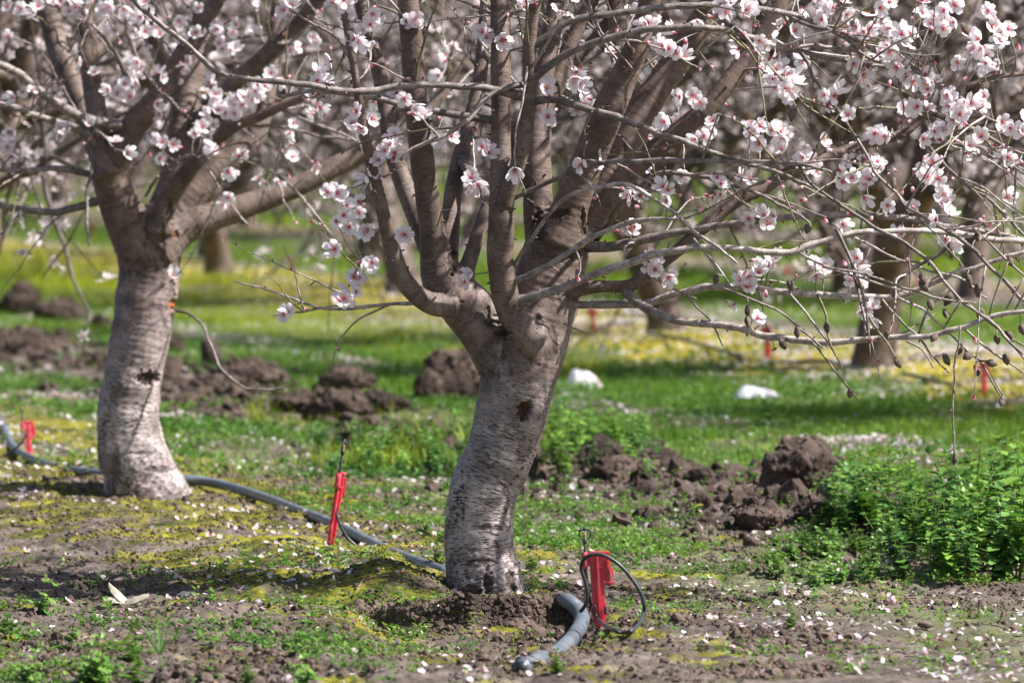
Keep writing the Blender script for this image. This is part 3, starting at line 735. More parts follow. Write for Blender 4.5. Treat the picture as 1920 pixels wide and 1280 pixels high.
LAT1 = [
 ([(1000, 182, 26), (976, 180, 20), (925, 168, 16), (875, 162, 14), (808, 160, 13), (741, 165, 13), (640, 170, 13), (571, 158, 12), (467, 148, 11), (403, 131, 11), (366, 97, 10), (302, 44, 10), (262, 10, 9), (240, -20, 8)], [D0 - .2, D0 - .28, D0 - .3]),
 ([(1000, 162, 12), (976, 160, 12), (942, 168, 12), (909, 191, 11), (875, 225, 10), (838, 252, 9), (774, 279, 8), (754, 299, 7)], [D0 - .2, D0 - .32]),
 ([(935, 228, 18), (919, 225, 16), (870, 217, 15), (821, 208, 14), (760, 196, 13), (690, 182, 10), (600, 172, 9), (520, 178, 7)], [D0 - .08, D0 - .2]),
 ([(995, 190, 18), (1043, 188, 14), (1110, 205, 14), (1177, 228, 13), (1245, 252, 12), (1280, 264, 11), (1330, 283, 10), (1391, 305, 9), (1450, 318, 8), (1520, 350, 6)], [D0 - .2, D0 - .26]),
 ([(995, 88, 20), (1013, 77, 17), (1060, 44, 14), (1110, 32, 13), (1177, 22, 13), (1280, 11, 13), (1347, 10, 13), (1431, 20, 12), (1481, 26, 12), (1532, 44, 11), (1582, 62, 11), (1633, 91, 10), (1680, 120, 9), (1740, 150, 8), (1830, 200, 6)], [D0 - .2, D0 - .22, D0 - .1]),
 ([(990, 150, 20), (1010, 138, 17), (1043, 114, 15), (1093, 87, 14), (1144, 70, 14), (1194, 60, 13), (1280, 50, 13), (1347, 54, 12), (1381, 64, 12), (1424, 77, 12), (1457, 90, 13), (1515, 87, 8), (1580, 92, 7), (1640, 110, 5)], [D0 - .2, D0 - .26, D0 - .15]),
 ([(1457, 90, 11), (1500, 97, 10), (1582, 114, 9), (1660, 128, 8), (1717, 144, 8), (1767, 168, 7), (1830, 210, 6), (1900, 240, 5)], [D0 - .15, D0 - .1]),
 ([(962, 372, 10), (985, 362, 9), (1026, 343, 9), (1077, 319, 9), (1127, 306, 9), (1194, 302, 9), (1280, 300, 9), (1391, 304, 8), (1495, 306, 7), (1560, 322, 6)], [D0 - .14, D0 - .3]),
 ([(962, 505, 9), (989, 457, 8), (1015, 420, 8), (1046, 385, 8), (1077, 363, 8), (1127, 349, 8), (1177, 346, 8), (1211, 363, 8), (1261, 396, 7), (1293, 428, 6), (1340, 460, 6), (1381, 494, 5)], [D0 - .15, D0 - .28]),
 ([(1115, 462, 10), (1137, 427, 10), (1177, 376, 10), (1211, 343, 10), (1245, 323, 9), (1280, 326, 9), (1330, 336, 8), (1391, 352, 7), (1450, 375, 6), (1520, 420, 5)], [D0 - .08, D0 - .16]),
 ([(955, 530, 14), (970, 524, 13), (1009, 507, 12), (1057, 481, 11), (1093, 457, 11), (1144, 430, 9), (1205, 412, 8), (1270, 408, 6)], [D0 - .1, D0 - .3]),
 ([(960, 566, 24), (979, 561, 19), (1043, 544, 17), (1110, 517, 16), (1177, 494, 16), (1228, 477, 15), (1280, 467, 14), (1347, 464, 13), (1414, 470, 13), (1481, 474, 13), (1510, 464, 14), (1549, 450, 13), (1616, 437, 12), (1683, 433, 11), (1767, 435, 11), (1817, 440, 11), (1870, 450, 12), (1925, 453, 12), (1990, 455, 9)], [D0 - .08, D0 - .22, D0 - .2, D0 - .1]),
 ([(1045, 468, 36), (1066, 464, 27), (1110, 464, 21), (1161, 461, 19), (1211, 450, 17), (1280, 436, 14), (1347, 423, 13), (1448, 411, 13), (1532, 405, 13), (1616, 403, 13), (1683, 408, 12), (1750, 418, 11), (1830, 432, 10), (1925, 448, 8)], [D0 - .02, D0 - .1, D0]),
 ([(1174, 545, 22), (1190, 563, 19), (1211, 578, 18), (1245, 594, 16), (1280, 602, 15), (1347, 610, 14), (1398, 618, 14), (1448, 631, 14), (1498, 639, 13), (1549, 642, 13), (1616, 637, 12), (1683, 633, 12), (1727, 631, 11), (1767, 623, 11), (1817, 608, 10), (1851, 595, 10), (1901, 585, 9), (1970, 578, 8)], [D0 - .06, D0 - .2, D0 - .25]),
 ([(1050, 568, 20), (1070, 569, 15), (1144, 571, 15), (1194, 571, 14), (1228, 564, 14), (1280, 547, 14), (1347, 537, 14), (1414, 537, 13), (1481, 548, 13), (1565, 554, 13), (1633, 557, 12), (1683, 556, 12), (1733, 538, 10), (1784, 514, 9), (1851, 494, 9), (1925, 470, 8)], [D0 + .02, D0 - .1, D0 - .14]),
 ([(825, 572, 16), (800, 570, 9), (774, 568, 8), (734, 569, 7), (674, 577, 7), (640, 578, 6), (598, 577, 6), (555, 562, 5), (497, 544, 4), (437, 527, 3)], [D0 - .06, D0 - .2]),
 ([(598, 577, 5), (570, 584, 4), (540, 588, 4), (511, 593, 3)], D0 - .18),
 ([(640, 578, 4), (648, 552, 4), (660, 519, 4), (682, 487, 3)], D0 - .17),
 ([(860, 292, 20), (880, 325, 20), (900, 345, 19), (925, 378, 18)], [D0 + .1, D0 - .02]),
 ([(1355, 20, 8), (1364, 40, 8), (1395, 62, 8), (1422, 98, 7), (1446, 125, 6), (1480, 160, 6), (1504, 182, 5)], D0 - .3),
 ([(1500, 96, 8), (1515, 120, 8), (1523, 145, 7), (1540, 165, 7), (1556, 190, 7), (1580, 220, 6), (1600, 250, 6), (1625, 290, 6), (1640, 325, 6), (1680, 360, 6), (1700, 390, 5), (1755, 420, 5), (1790, 440, 4)], [D0 - .2, D0 - .32]),
 ([(1480, 29, 7), (1520, 50, 8), (1562, 58, 8), (1595, 82, 8), (1620, 105, 7), (1650, 118, 6)], D0 - .25),
 ([(1493, 306, 7), (1517, 342, 6), (1556, 372, 6), (1600, 400, 6), (1650, 432, 7), (1700, 458, 7), (1750, 497, 7), (1775, 530, 7), (1804, 562, 6), (1851, 598, 6), (1920, 665, 5)], [D0 - .2, D0 - .33]),
 ([(1740, 258, 7), (1760, 290, 7), (1810, 345, 6), (1850, 372, 6), (1890, 410, 6), (1930, 450, 5)], D0 - .1),
 ([(1745, 415, 8), (1790, 443, 8), (1817, 464, 7), (1868, 511, 7), (1925, 568, 6)], D0 - .2),
 ([(1782, 458, 8), (1760, 475, 8), (1733, 490, 8), (1700, 514, 8), (1683, 535, 8), (1674, 556, 7)], D0 - .16),
 ([(1572, 430, 7), (1588, 465, 7), (1598, 490, 6), (1606, 530, 6), (1616, 566, 5), (1623, 632, 4)], D0 - .28),
 ([(1740, 220, 11), (1790, 235, 8), (1840, 250, 7), (1900, 282, 7), (1960, 300, 5)], D0 + .02),
 ([(1720, 265, 9), (1760, 272, 8), (1830, 275, 8), (1870, 292, 7), (1925, 325, 6)], D0 - .02),
]
for pts, d in LAT1:
    _, q = T1.lateral(seat(trace(pts, d), T1), 9 if pts[0][2] > 9 else 7, C=(1.32, 1.30, 1.30) if pts[0][1] > 500 else (0.72, 0.69, 0.68))  # lower laterals: sunlit brightness is put into the bark colour
HANG = [
 ([(1520, 640, 5), (1532, 650, 5), (1565, 695, 4), (1592, 728, 4), (1609, 749, 3)], -.25), ([(1800, 610, 5), (1797, 645, 4), (1790, 685, 4), (1786, 766, 4), (1788, 820, 4), (1789, 852, 4)], -.25),
 ([(1683, 558, 6), (1720, 575, 6), (1750, 598, 6), (1801, 645, 5), (1844, 685, 5), (1870, 722, 4), (1888, 749, 3)], -.2), ([(1653, 560, 5), (1685, 598, 5), (1717, 628, 5), (1750, 668, 4), (1780, 699, 3)], -.2),
 ([(1630, 595, 5), (1645, 620, 5), (1662, 640, 4), (1680, 672, 4)], -.28), ([(1807, 615, 5), (1835, 640, 5), (1864, 662, 5), (1895, 682, 4), (1925, 702, 3)], -.2), ([(1851, 594, 5), (1885, 630, 5), (1925, 678, 4)], -.3),
 ([(1532, 551, 5), (1549, 591, 5), (1552, 630, 4), (1567, 668, 3)], -.22), ([(1288, 551, 5), (1305, 575, 4), (1332, 600, 4), (1345, 625, 4), (1355, 648, 3)], -.12), ([(1481, 551, 5), (1510, 585, 5), (1532, 615, 5), (1555, 645, 4), (1579, 689, 3)], -.24),
 ([(1355, 540, 5), (1400, 556, 5), (1448, 578, 5), (1495, 611, 5), (1542, 652, 4)], -.22), ([(1880, 749, 3), (1860, 715, 4), (1847, 690, 4)], -.25), ([(1780, 540, 5), (1740, 580, 6), (1722, 628, 5)], -.18), ([(1806, 560, 5), (1785, 590, 4), (1770, 615, 4)], -.2),
 ([(1300, 447, 5), (1345, 500, 5), (1366, 530, 4)], -.22), ([(1500, 475, 5), (1560, 505, 5), (1640, 530, 5), (1700, 548, 4)], -.28), ([(1545, 500, 5), (1620, 515, 5), (1700, 540, 5), (1760, 560, 5), (1830, 570, 4)], -.3),
 ([(1560, 420, 5), (1650, 470, 5), (1720, 500, 5), (1800, 520, 5), (1850, 560, 4)], -.14), ([(1855, 455, 5), (1890, 490, 5), (1925, 520, 4)], -.22), ([(1890, 490, 4), (1870, 540, 4), (1855, 590, 4)], -.25), ([(1920, 520, 4), (1900, 555, 4), (1886, 580, 4)], -.25),
 ([(1240, 530, 5), (1270, 545, 4), (1306, 560, 3)], -.1), ([(1056, 606, 4), (1075, 615, 3), (1098, 624, 3)], -.1), ([(1810, 565, 5), (1850, 600, 5), (1890, 630, 4), (1925, 650, 4)], -.2), ([(1700, 640, 4), (1730, 655, 4), (1750, 690, 3)], -.25),
]
for pts, dd in HANG: T1.twig.append(trace(pts, D0 + dd)); T1.lines.append(resample(T1.twig[-1], 0.02))
for (x, y) in [(1596, 728), (1793, 850), (1806, 648), (1824, 662), (1848, 678), (1831, 690), (1881, 745), (1769, 662), (1678, 672), (1885, 663), (1345, 514), (1478, 524), (1401, 572), (1404, 592), (1495, 610), (1549, 603), (1463, 635), (1606, 522), (1663, 620), (1742, 561), (1770, 578), (1784, 550), (1727, 511), (1814, 514), (1834, 531), (1891, 482), (1784, 452), (1834, 434), (1831, 444), (1841, 578), (1885, 619), (1868, 629), (1913, 608), (1757, 625), (1804, 44), (1490, 202), (1676, 333), (1836, 408), (1518, 418), (1726, 524)]:
    b = T1.near_line(P(x, y, D0 - 0.2)); p = P(x, y, b[1][1] - 0.012)
    T1.connect(p, 0.0012, 0.0008)
    o = link("almond_hull", HULL, T1.root); sc = rng.uniform(0.68, 0.95)
    o.location = p - T1.org; o.rotation_euler = (rng.normal(0, 0.35), rng.normal(0, 0.4), rng.uniform(0, 6.28)); o.scale = (sc, sc, sc)
CL1 = [(647, 8), (700, 35), (706, 42), (770, 40), (778, 36), (660, 232), (697, 222), (735, 265), (740, 287), (710, 300), (690, 335), (700, 322), (730, 270), (758, 185), (797, 213), (819, 262), (905, 60), (914, 66), (942, 75), (1210, 48), (1215, 52), (1235, 80), (1242, 86), (1268, 100), (1027, 220), (1025, 165), (1085, 145), (1090, 157), (1075, 150), (905, 275), (672, 378), (645, 365), (620, 350), (630, 415), (655, 425), (690, 430), (760, 440), (670, 75), (652, 20), (1245, 228), (1005, 0), (1300, 180), (655, 555), (650, 562), (665, 520), (675, 520), (690, 495), (697, 492), (540, 585), (1180, 430), (1190, 425), (1215, 490), (1213, 500), (1228, 505), (1258, 515), (885, 515),
 (1360, 10), (1405, 15), (1370, 5), (1555, 10), (1560, 20), (1650, 15), (1665, 50), (1670, 55), (1730, 25), (1745, 45), (1760, 45), (1770, 20), (1790, 10), (1770, 40), (1855, 20), (1860, 50), (1875, 60), (1890, 55), (1835, 75), (1840, 90), (1825, 90), (1850, 105), (1795, 118), (1430, 85), (1465, 125), (1455, 130), (1475, 140), (1465, 155), (1480, 180), (1475, 175), (1600, 120), (1618, 140), (1630, 135), (1670, 110), (1690, 128), (1700, 145), (1735, 140), (1740, 168), (1546, 178), (1565, 180), (1590, 215), (1720, 200), (1780, 180), (1810, 190), (1840, 195), (1800, 215), (1805, 225), (1770, 245), (1840, 255), (1730, 260), (1880, 230), (1895, 240), (1915, 245), (1335, 250), (1320, 255), (1408, 248), (1420, 265), (1445, 245), (1475, 250), (1465, 280), (1540, 265), (1520, 300), (1530, 320), (1505, 295), (1515, 310), (1640, 250), (1650, 250), (1660, 255), (1620, 300), (1650, 310), (1630, 320), (1575, 320), (1580, 340), (1590, 300), (1625, 345), (1352, 345), (1350, 365), (1408, 335), (1745, 310), (1760, 335), (1770, 365), (1775, 370), (1740, 330), (1765, 380), (1890, 295), (1425, 395), (1440, 420), (1450, 405), (1580, 420), (1620, 370), (1665, 385), (1712, 385), (1690, 440), (1445, 495), (1440, 500), (1530, 490), (1545, 500), (1530, 515), (1400, 540), (1390, 525), (1405, 535), (1420, 597), (1615, 585), (1625, 580), (1620, 525), (1595, 525), (1610, 500)]
for (x, y) in CL1: T1.cluster(x, y)
for q in [resample(trace(p, d), 0.02) for p, d in LAT1]:
    inn = q[len(q) // 2]; pxm = CX + FPX * inn[0] / inn[1]; pym = YH + FPX * (CAMZ - inn[2]) / inn[1]
    T1.shoots(q, 7 if (pxm > 1250 and pym < 450) else 2, 0.22, 0.03, fl=0.08 if pxm > 1250 and pym < 400 else 0.02, w=0.0024, dirb=(0.1 if pxm > 1000 else -0.3, 0, 0.15))
for k_, L_ in TR.items():
    if k_ in ('trunk',): continue
    q = resample(L_, 0.04); top = q[q[:, 2] > 1.12]
    vis = q[(q[:, 2] > 0.85) & (q[:, 2] < 1.12)]
    if len(vis) > 3: T1.shoots(vis, 5, 0.28, 0.0, fl=0.22, w=0.0032)
    if len(top) > 3: T1.shoots(top, 16, 0.45, 0.02, fl=0.45, w=0.004, lo=0.02)
def limb_spurs(T, d, per=0.035):
    for k_, L_ in d.items():
        q = resample(L_, 0.02)
        for i in range(2, len(q) - 2):
            if (k_ == 'trunk' and q[i, 2] < T.org[2] + .3) or q[i, 3] > .06 or rng.random() > .55: continue
            t = q[i + 1, :3] - q[i - 1, :3]; t /= np.linalg.norm(t); dd = np.cross(t, rng.normal(0, 1, 3)); dd /= np.linalg.norm(dd); dd = dd + t * rng.uniform(.1, .8); dd /= np.linalg.norm(dd)
            b = q[i, :3]; r_ = q[i, 3]; ln = rng.uniform(.003, .010) * (3 if rng.random() < .1 else 1); w_ = rng.uniform(.0014, .0026)
            T.spur.append(np.array([(*(b + dd * r_ * .8), w_ * 1.4), (*(b + dd * (r_ + ln * .5)), w_), (*(b + dd * (r_ + ln)), w_ * .7)]))
limb_spurs(T1, TR)
T1.finish()

# ---- the second tree
o2 = hit(272, 928); D2 = float(o2[1])
T2d = {}
T2d['trunk'] = trace([(285, 960, 170), (277, 930, 158), (266, 905, 146), (259, 878, 138), (247, 845, 130), (241, 800, 121), (241, 766, 117), (247, 715, 111), (257, 665, 109), (266, 615, 113), (273, 564, 116), (279, 514, 116), (280, 470, 118), (290, 430, 100), (305, 395, 70)], [D2, D2, D2 + 0.02])
T2d['A'] = trace([(275, 480, 110), (252, 440, 92), (232, 400, 82), (213, 350, 74), (207, 320, 70), (225, 280, 60), (252, 235, 52), (286, 195, 46), (315, 148, 42), (350, 90, 37), (395, 20, 33), (430, -50, 30)], [D2, D2 - 0.12, D2 - 0.12])
T2d['B'] = trace([(203, 330, 52), (190, 285, 44), (183, 225, 41), (172, 150, 39), (160, 60, 37), (150, -40, 34)], [D2 - 0.1, D2 - 0.02])
T2d['B2'] = trace([(205, 330, 50), (180, 270, 44), (152, 200, 42), (132, 148, 43), (108, 90, 42), (92, 20, 42), (85, -50, 38)], [D2 - 0.04, D2 + 0.15])
T2d['C'] = trace([(298, 430, 80), (322, 370, 70), (338, 300, 62), (345, 230, 57), (355, 160, 52), (372, 90, 42), (380, 10, 37), (385, -50, 33)], [D2 + 0.05, D2 + 0.2])
T2d['D'] = trace([(300, 430, 70), (308, 388, 46), (335, 346, 36), (365, 305, 32), (386, 284, 29), (433, 240, 25), (487, 218, 21), (537, 195, 18), (600, 170, 14)], [D2 - 0.04, D2 - 0.2])
T2d['E'] = trace([(305, 440, 80), (352, 372, 64), (392, 325, 58), (430, 300, 55), (472, 268, 44), (492, 220, 34), (505, 160, 30), (512, 90, 26), (520, 10, 23), (525, -50, 20)], [D2 + 0.05, D2 + 0.15])
T2d['F'] = trace([(295, 465, 90), (342, 430, 64), (395, 407, 56), (440, 393, 50), (505, 370, 45), (571, 343, 40), (640, 306, 38), (700, 270, 34), (760, 235, 28), (820, 190, 22), (860, 120, 18)], [D2 - 0.02, D2 + 0.05, D2 + 0.15])
T2d['J'] = trace([(350, 280, 44), (395, 205, 38), (430, 165, 36), (466, 131, 35), (521, 87, 34), (571, 34, 32), (615, -30, 30)], [D2 + 0.1, D2])
T2d['K'] = trace([(345, 200, 34), (310, 130, 32), (288, 70, 30), (275, 0, 28), (268, -50, 26)], [D2 + 0.2, D2 + 0.3])
for k_ in T2d:
    if k_ not in ('trunk', 'D', 'F'): T2d[k_] = grow_on(T2d[k_], rnd, 6, 0.75, 0.10)
T2 = Tree("almond_tree", "almond tree with upright grey stem, a bare shoot curling out of its orange resin wound", o2, "almond trees of the orchard")
marks2 = [(277, 710, 21, 14, 0.010, 1.0, 0.0, 99), (326, 572, 8, 14, 0.004, 0.4, 1.0, 99), (330, 440, 6, 9, 0.003, 0.3, 0.9, 99), (300, 880, 30, 6, 0.002, 0.6, 0, 99), (270, 850, 28, 4, 0.002, 0.5, 0, 99),
          (215, 880, 10, 30, 0.003, 0.5, 0, 99), (322, 560, 7, 40, 0.003, 0.55, 0, 99), (318, 400, 8, 24, 0.003, 0.6, 0, 99), (305, 455, 5, 40, 0.002, 0.5, 0, 99)]
T2.skin(['trunk'] + ['branch'] * (len(T2d) - 1), list(T2d.values()), 0.0032, marks2, (0.12, 0.70))
LAT2 = [
 ([(240, 250, 26), (225, 238, 23), (168, 225, 21), (118, 202, 20), (67, 165, 18), (34, 138, 16), (0, 121, 15), (-60, 100, 12)], [D2 - .15, D2 - .3]),
 ([(185, 290, 18), (170, 262, 17), (155, 249, 16), (134, 236, 15), (84, 222, 14), (34, 205, 13), (0, 196, 12), (-50, 180, 9)], [D2 - .1, D2 - .25]),
 ([(200, 340, 18), (175, 332, 15), (155, 326, 12), (101, 316, 11), (57, 319, 10), (0, 318, 8), (-40, 320, 6)], [D2 - .1, D2 - .2]),
 ([(215, 372, 20), (175, 380, 16), (118, 396, 14), (50, 393, 13), (0, 383, 12), (-60, 370, 9)], [D2 + .02, D2 - .05]),
 ([(326, 583, 6), (356, 590, 5), (380, 611, 5), (393, 645, 5), (413, 689, 5), (450, 722, 5), (497, 732, 5), (537, 726, 4), (559, 717, 3)], [D2 - .03, D2 - .25]),
 ([(180, 285, 6), (172, 300, 7), (161, 353, 6), (162, 400, 6), (165, 440, 6), (168, 462, 4)], D2 - .2),
 ([(400, 215, 9), (430, 232, 8), (520, 238, 7), (600, 255, 6), (655, 262, 5)], [D2 - .1, D2 - .3]),
 ([(240, 160, 10), (215, 100, 9), (185, 60, 9), (140, 20, 8), (120, -20, 7)], D2 - .2),
 ([(262, 370, 6), (300, 320, 6), (360, 290, 5), (395, 325, 5), (430, 380, 4), (468, 425, 4)], D2 - .3),
 ([(430, 290, 7), (480, 310, 6), (540, 345, 6), (590, 400, 5), (620, 440, 4)], D2 - .3),
 ([(400, 170, 8), (470, 185, 7), (560, 220, 7), (640, 250, 6), (720, 300, 5)], D2 - .2),
 ([(350, 230, 8), (300, 180, 7), (262, 120, 7), (240, 60, 6), (232, 0, 5)], D2 - .25),
]
for pts, d in LAT2:
    _, q = T2.lateral(seat(trace(pts, d), T2), 8, C=(.8, .77, .76))
    T2.shoots(resample(q, 0.03) if len(q) > 60 else q, 0 if pts[0][1] > 560 or pts[0][0] == 180 else 4, 0.25, 0.05, fl=0.12, w=0.0024)
CL2 = [(15, 12), (68, 22), (130, 22), (157, 33), (175, 3), (205, 14), (232, 15), (263, 32), (300, 64), (372, 15), (335, 40), (378, 62), (408, 55), (438, 60), (412, 80), (540, 30), (527, 28), (594, 78), (178, 136), (262, 130), (235, 158), (255, 155), (220, 175), (245, 182), (343, 125), (352, 115), (26, 180), (60, 170), (22, 265), (25, 250), (18, 278), (112, 255), (295, 195), (300, 215), (295, 262), (305, 267), (300, 298), (390, 218), (410, 205), (435, 190), (422, 212), (440, 215), (468, 178), (485, 163), (495, 160), (365, 252), (398, 280), (528, 145), (592, 200), (428, 370), (500, 345), (548, 295), (550, 232), (590, 315), (400, 235), (380, 240), (450, 180), (145, 10), (100, 5), (250, 60), (280, 20)]
for (x, y) in CL2:
    b = T2.near_line(P(x, y, D2 - 0.2)); T2.cluster(x, y, int(rng.choice([1, 2, 2, 3])), b[1][1] - 0.02, 0.015)
for k_, L_ in T2d.items():
    if k_ == 'trunk': continue
    q = resample(L_, 0.04); top = q[q[:, 2] > 1.18]; vis = q[(q[:, 2] > 0.88) & (q[:, 2] < 1.18)]
    if len(vis) > 3: T2.shoots(vis, 6, 0.3, 0.0, fl=0.16, w=0.003)
    if len(top) > 3: T2.shoots(top, 14, 0.45, 0.02, fl=0.45, w=0.004, lo=0.02)
limb_spurs(T2, T2d)
T2.finish()
print("near trees", time.time() - T0)

# ------------------------------------------------------------------ orchard trees further back (five kinds, then copies)
def orchard_tree(seed, cn=2600, low=FLOW):
    r = np.random.default_rng(seed); parts = {'trunk': [], 'branch': [], 'twig': Soup()}; FLp = []
    def line(p, d, L, r0, r1, n, wob, up):
        pts = [(*p, r0)]; p = p.copy(); d = d / np.linalg.norm(d)
        for i in range(n):
            d = d + r.normal(0, wob, 3) + np.array([0, 0, up / n]); d /= np.linalg.norm(d); p = p + d * L / n
            pts.append((*p, r0 + (r1 - r0) * (i + 1) / n))
        return np.array(pts)
    lean = r.normal(0, 0.10, 2); hgt = r.uniform(0.46, 0.58)
    tr = np.array([(0, 0, -0.06, .105), (0, 0, 0.02, .088), (lean[0] * .1, lean[1] * .1, .12, .072), (lean[0] * .5, lean[1] * .5, .3, .067), (lean[0], lean[1], hgt, .078), (lean[0] * 1.1, lean[1] * 1.1, hgt + .08, .05)])
    parts['trunk'].append(tr)
    top = tr[4, :3]; ns = int(r.integers(4, 6)); a0 = r.uniform(0, 6.28)
    for k in range(ns):
        a = a0 + 2 * math.pi * k / ns + r.normal(0, 0.2); el = r.uniform(0.75, 1.2)
        d = np.array([math.cos(a) * math.cos(el), math.sin(a) * math.cos(el), math.sin(el)])
        q = line(top + d * 0.01 - [0, 0, .05], d, r.uniform(1.2, 1.6), 0.046, 0.016, 8, 0.08, 0.35)
        parts['branch'].append([q]); grp = parts['branch'][-1]
        for j in range(8):
            t = r.uniform(0.08, 0.85); i = int(t * 7) + 1; b = q[i]
            d2 = q[min(i + 1, 8), :3] - q[i - 1, :3]; d2 = d2 / np.linalg.norm(d2) * 0.8 + r.normal(0, .55, 3) + np.array([math.cos(a), math.sin(a), 0]) * 0.35
            q2 = line(b[:3], d2, r.uniform(0.6, 1.1), min(b[3] * .7, 0.024), 0.007, 6, 0.10, 0.15)
            grp.append(q2)
            for m in range(9):
                i3 = int(r.integers(1, 7)); b3 = q2[i3]; d3 = r.normal(0, .8, 3) + (q2[i3, :3] - q2[i3 - 1, :3]) / np.linalg.norm(q2[i3, :3] - q2[i3 - 1, :3]) * .7
                q3 = line(b3[:3], d3, r.uniform(0.3, 0.75), min(b3[3] * .7, .007), .0025, 5, .13, -.05)
                V, F3, F4, B = tube(q3 * [1, 1, 1, 1.35], 4); parts['twig'].add(V, F3, F4, (0.38, .34, .32), B)
                for _ in range(5):
                    i4 = int(r.integers(1, 6)); b4 = q3[i4]; q4 = line(b4[:3], r.normal(0, 1, 3), r.uniform(.08, .3), .0025, .0012, 2, .1, 0)
                    V, F3, F4, B = tube(q4 * [1, 1, 1, 1.4], 3); parts['twig'].add(V, F3, F4, (0.35, .31, .29), B)
                    for _k in range(2):
                        c = q4[int(r.integers(1, 3)), :3]
                        for _m in range(int(r.integers(1, 3))): FLp.append(c + r.normal(0, .014, 3))
    root = bpy.data.objects.new("almond_tree", None); COL.objects.link(root); root.empty_display_size = 0.1
    def bark(L, name, sides, org=0):
        sp_ = Soup()
        for q in L:
            qq = resample(q, 0.05); V, F3, F4, B = tube(qq, sides, True, 0.02)
            ag = np.clip((V[:, 2] - 0.42) / 0.2, 0, 1) if name == 'trunk' else np.ones(len(V))
            sp_.add(V, F3, F4, np.stack([ag * .0 + 1.0, ag * 0, ag * 0], 1), B)  # far trunks coloured limb-brown throughout, painting in the shade on them
        link(name, sp_.mesh(name, M_BARK), root)
    bark(parts['trunk'], 'trunk', 14)
    for grp in parts['branch']: bark(grp, 'branch', 9)
    o = link('twig', parts['twig'].mesh('twig_mass', M_TWIG), root); tag(o, kind="stuff")
    FLp = np.array(FLp); FLp = FLp[r.permutation(len(FLp))[:cn]]; D = r.normal(0, 1, FLp.shape) + [0, 0, .2]
    V, F, C = merge(*low, face_dirs(D) * r.uniform(.85, 1.1, len(D))[:, None, None], FLp)
    tag(link('blossom', mesh_np("blossom_mass", V, F, M_PETAL, C, False), root), kind="stuff")
    return root
def copy_tree(o, parent=None):
    c = o.copy(); COL.objects.link(c)
    if parent is not None: c.parent = parent
    for ch in list(o.children): copy_tree(ch, c)
    return c
protos = [orchard_tree(100 + i, n_) for i, n_ in enumerate((2700, 3200, 2300, 2900, 2500))]
used = [False] * 5
def put_tree(x, y, k, label, group, sc=1.0, rz=None):
    o = protos[k] if not used[k] else copy_tree(protos[k]); used[k] = True
    o.location = (x, y, Hs(x, y) - 0.01); o.rotation_euler = (0, 0, rz if rz is not None else random.uniform(0, 6.28)); o.scale = (sc, sc, sc)
    tag(o, label, "tree", group)
def base_xy(px, py): p = hit(px, py); return float(p[0]), float(p[1])
# trees one can single out
ROWL = [
 ((1640, 690), 0, "bare grey almond stem leaning right behind the hanging dry hulls, dark hose at its foot", 1.0),
 ((1250, 622), 1, "dark brown almond stem standing just right of the near fork, beyond the white branch", 0.95),
 ((690, 506), 2, "distant almond stem seen between the two near trees, straight above the dirt clods", 1.0),
 ((392, 488), 3, "pale sunlit far almond stem just right of the second tree's trunk", 1.0),
 ((1826, 558), 4, "far almond tree at the edge, its stem behind the cluster of dry hulls", 1.0),
 ((1588, 545), 1, "far almond tree whose dark stem stands immediately beside the leaning grey one", 0.9),
]
occupied = []
for (px, py), k, lb, sc in ROWL:
    x, y = base_xy(px, py); put_tree(x, y, k, lb, "almond trees of the orchard", sc); occupied.append((x, y))
# the near row going on behind the second tree
for n_, (y, lb) in enumerate([(19.2, "almond tree next behind the second one, only its dark limbs enter at the upper edge"), (22.8, "almond tree fourth in the near row, its limbs showing behind dark ones"), (26.4, "almond tree fifth in the near row, brown limbs high behind the others"), (30.0, "almond tree sixth in the near row, far and blurred"), (33.8, "almond tree seventh in the near row, far and faint")]):
    x = -0.05 - 0.247 * (y - 12.2); put_tree(x, y, (n_ * 2) % 5, lb, "almond trees of the orchard", 1.05); occupied.append((x, y))
n_ = 0
for ri, u0 in enumerate(ROWS):
    y = 19.1 if ri == 0 else 21.4 + (ri * 1.7) % 3.8
    while y < 100:
        x = u0 - 0.05 - 0.247 * (y - 12.2) + random.uniform(-.15, .15); yy = y + random.uniform(-.3, .3)
        if abs(x) < 0.0784 * yy + 1.7 and all((x - a) ** 2 + (yy - b) ** 2 > 5 for a, b in occupied):
            dist = "far" if yy < 50 else "very distant"
            put_tree(x, yy, n_ % 5, f"blurred {dist} almond tree in white bloom, one of the rows filling the background", "blurred background almond trees", random.uniform(.95, 1.2)); n_ += 1
            occupied.append((x, yy))
        y += 3.95
print("bg trees", n_ + 11, time.time() - T0)
# far-off wood that closes the view
def far_wood():
    s = Soup(); V0, F0 = ico(2); N_ = 260
    for i in range(N_):
        x = rng.uniform(-55, 55); y = rng.uniform(118, 150); r_ = rng.uniform(2.5, 5)
        V = V0 * (1 + 0.35 * vn(V0 * 2.3 + i * 7, 3)[:, None]) * [r_, r_, r_ * 1.2] + [x, y, r_ * rng.uniform(.5, 1.2)]
        c = np.array([0.10, 0.085, 0.07]) * rng.uniform(.7, 1.4); s.add(V, F0, None, c)
    return s.mesh("orchard_edge", M_LEAF, smooth=False)
tag(link("far_orchard", far_wood()), "far brown orchard that closes the view behind all rows", None, None, "stuff")

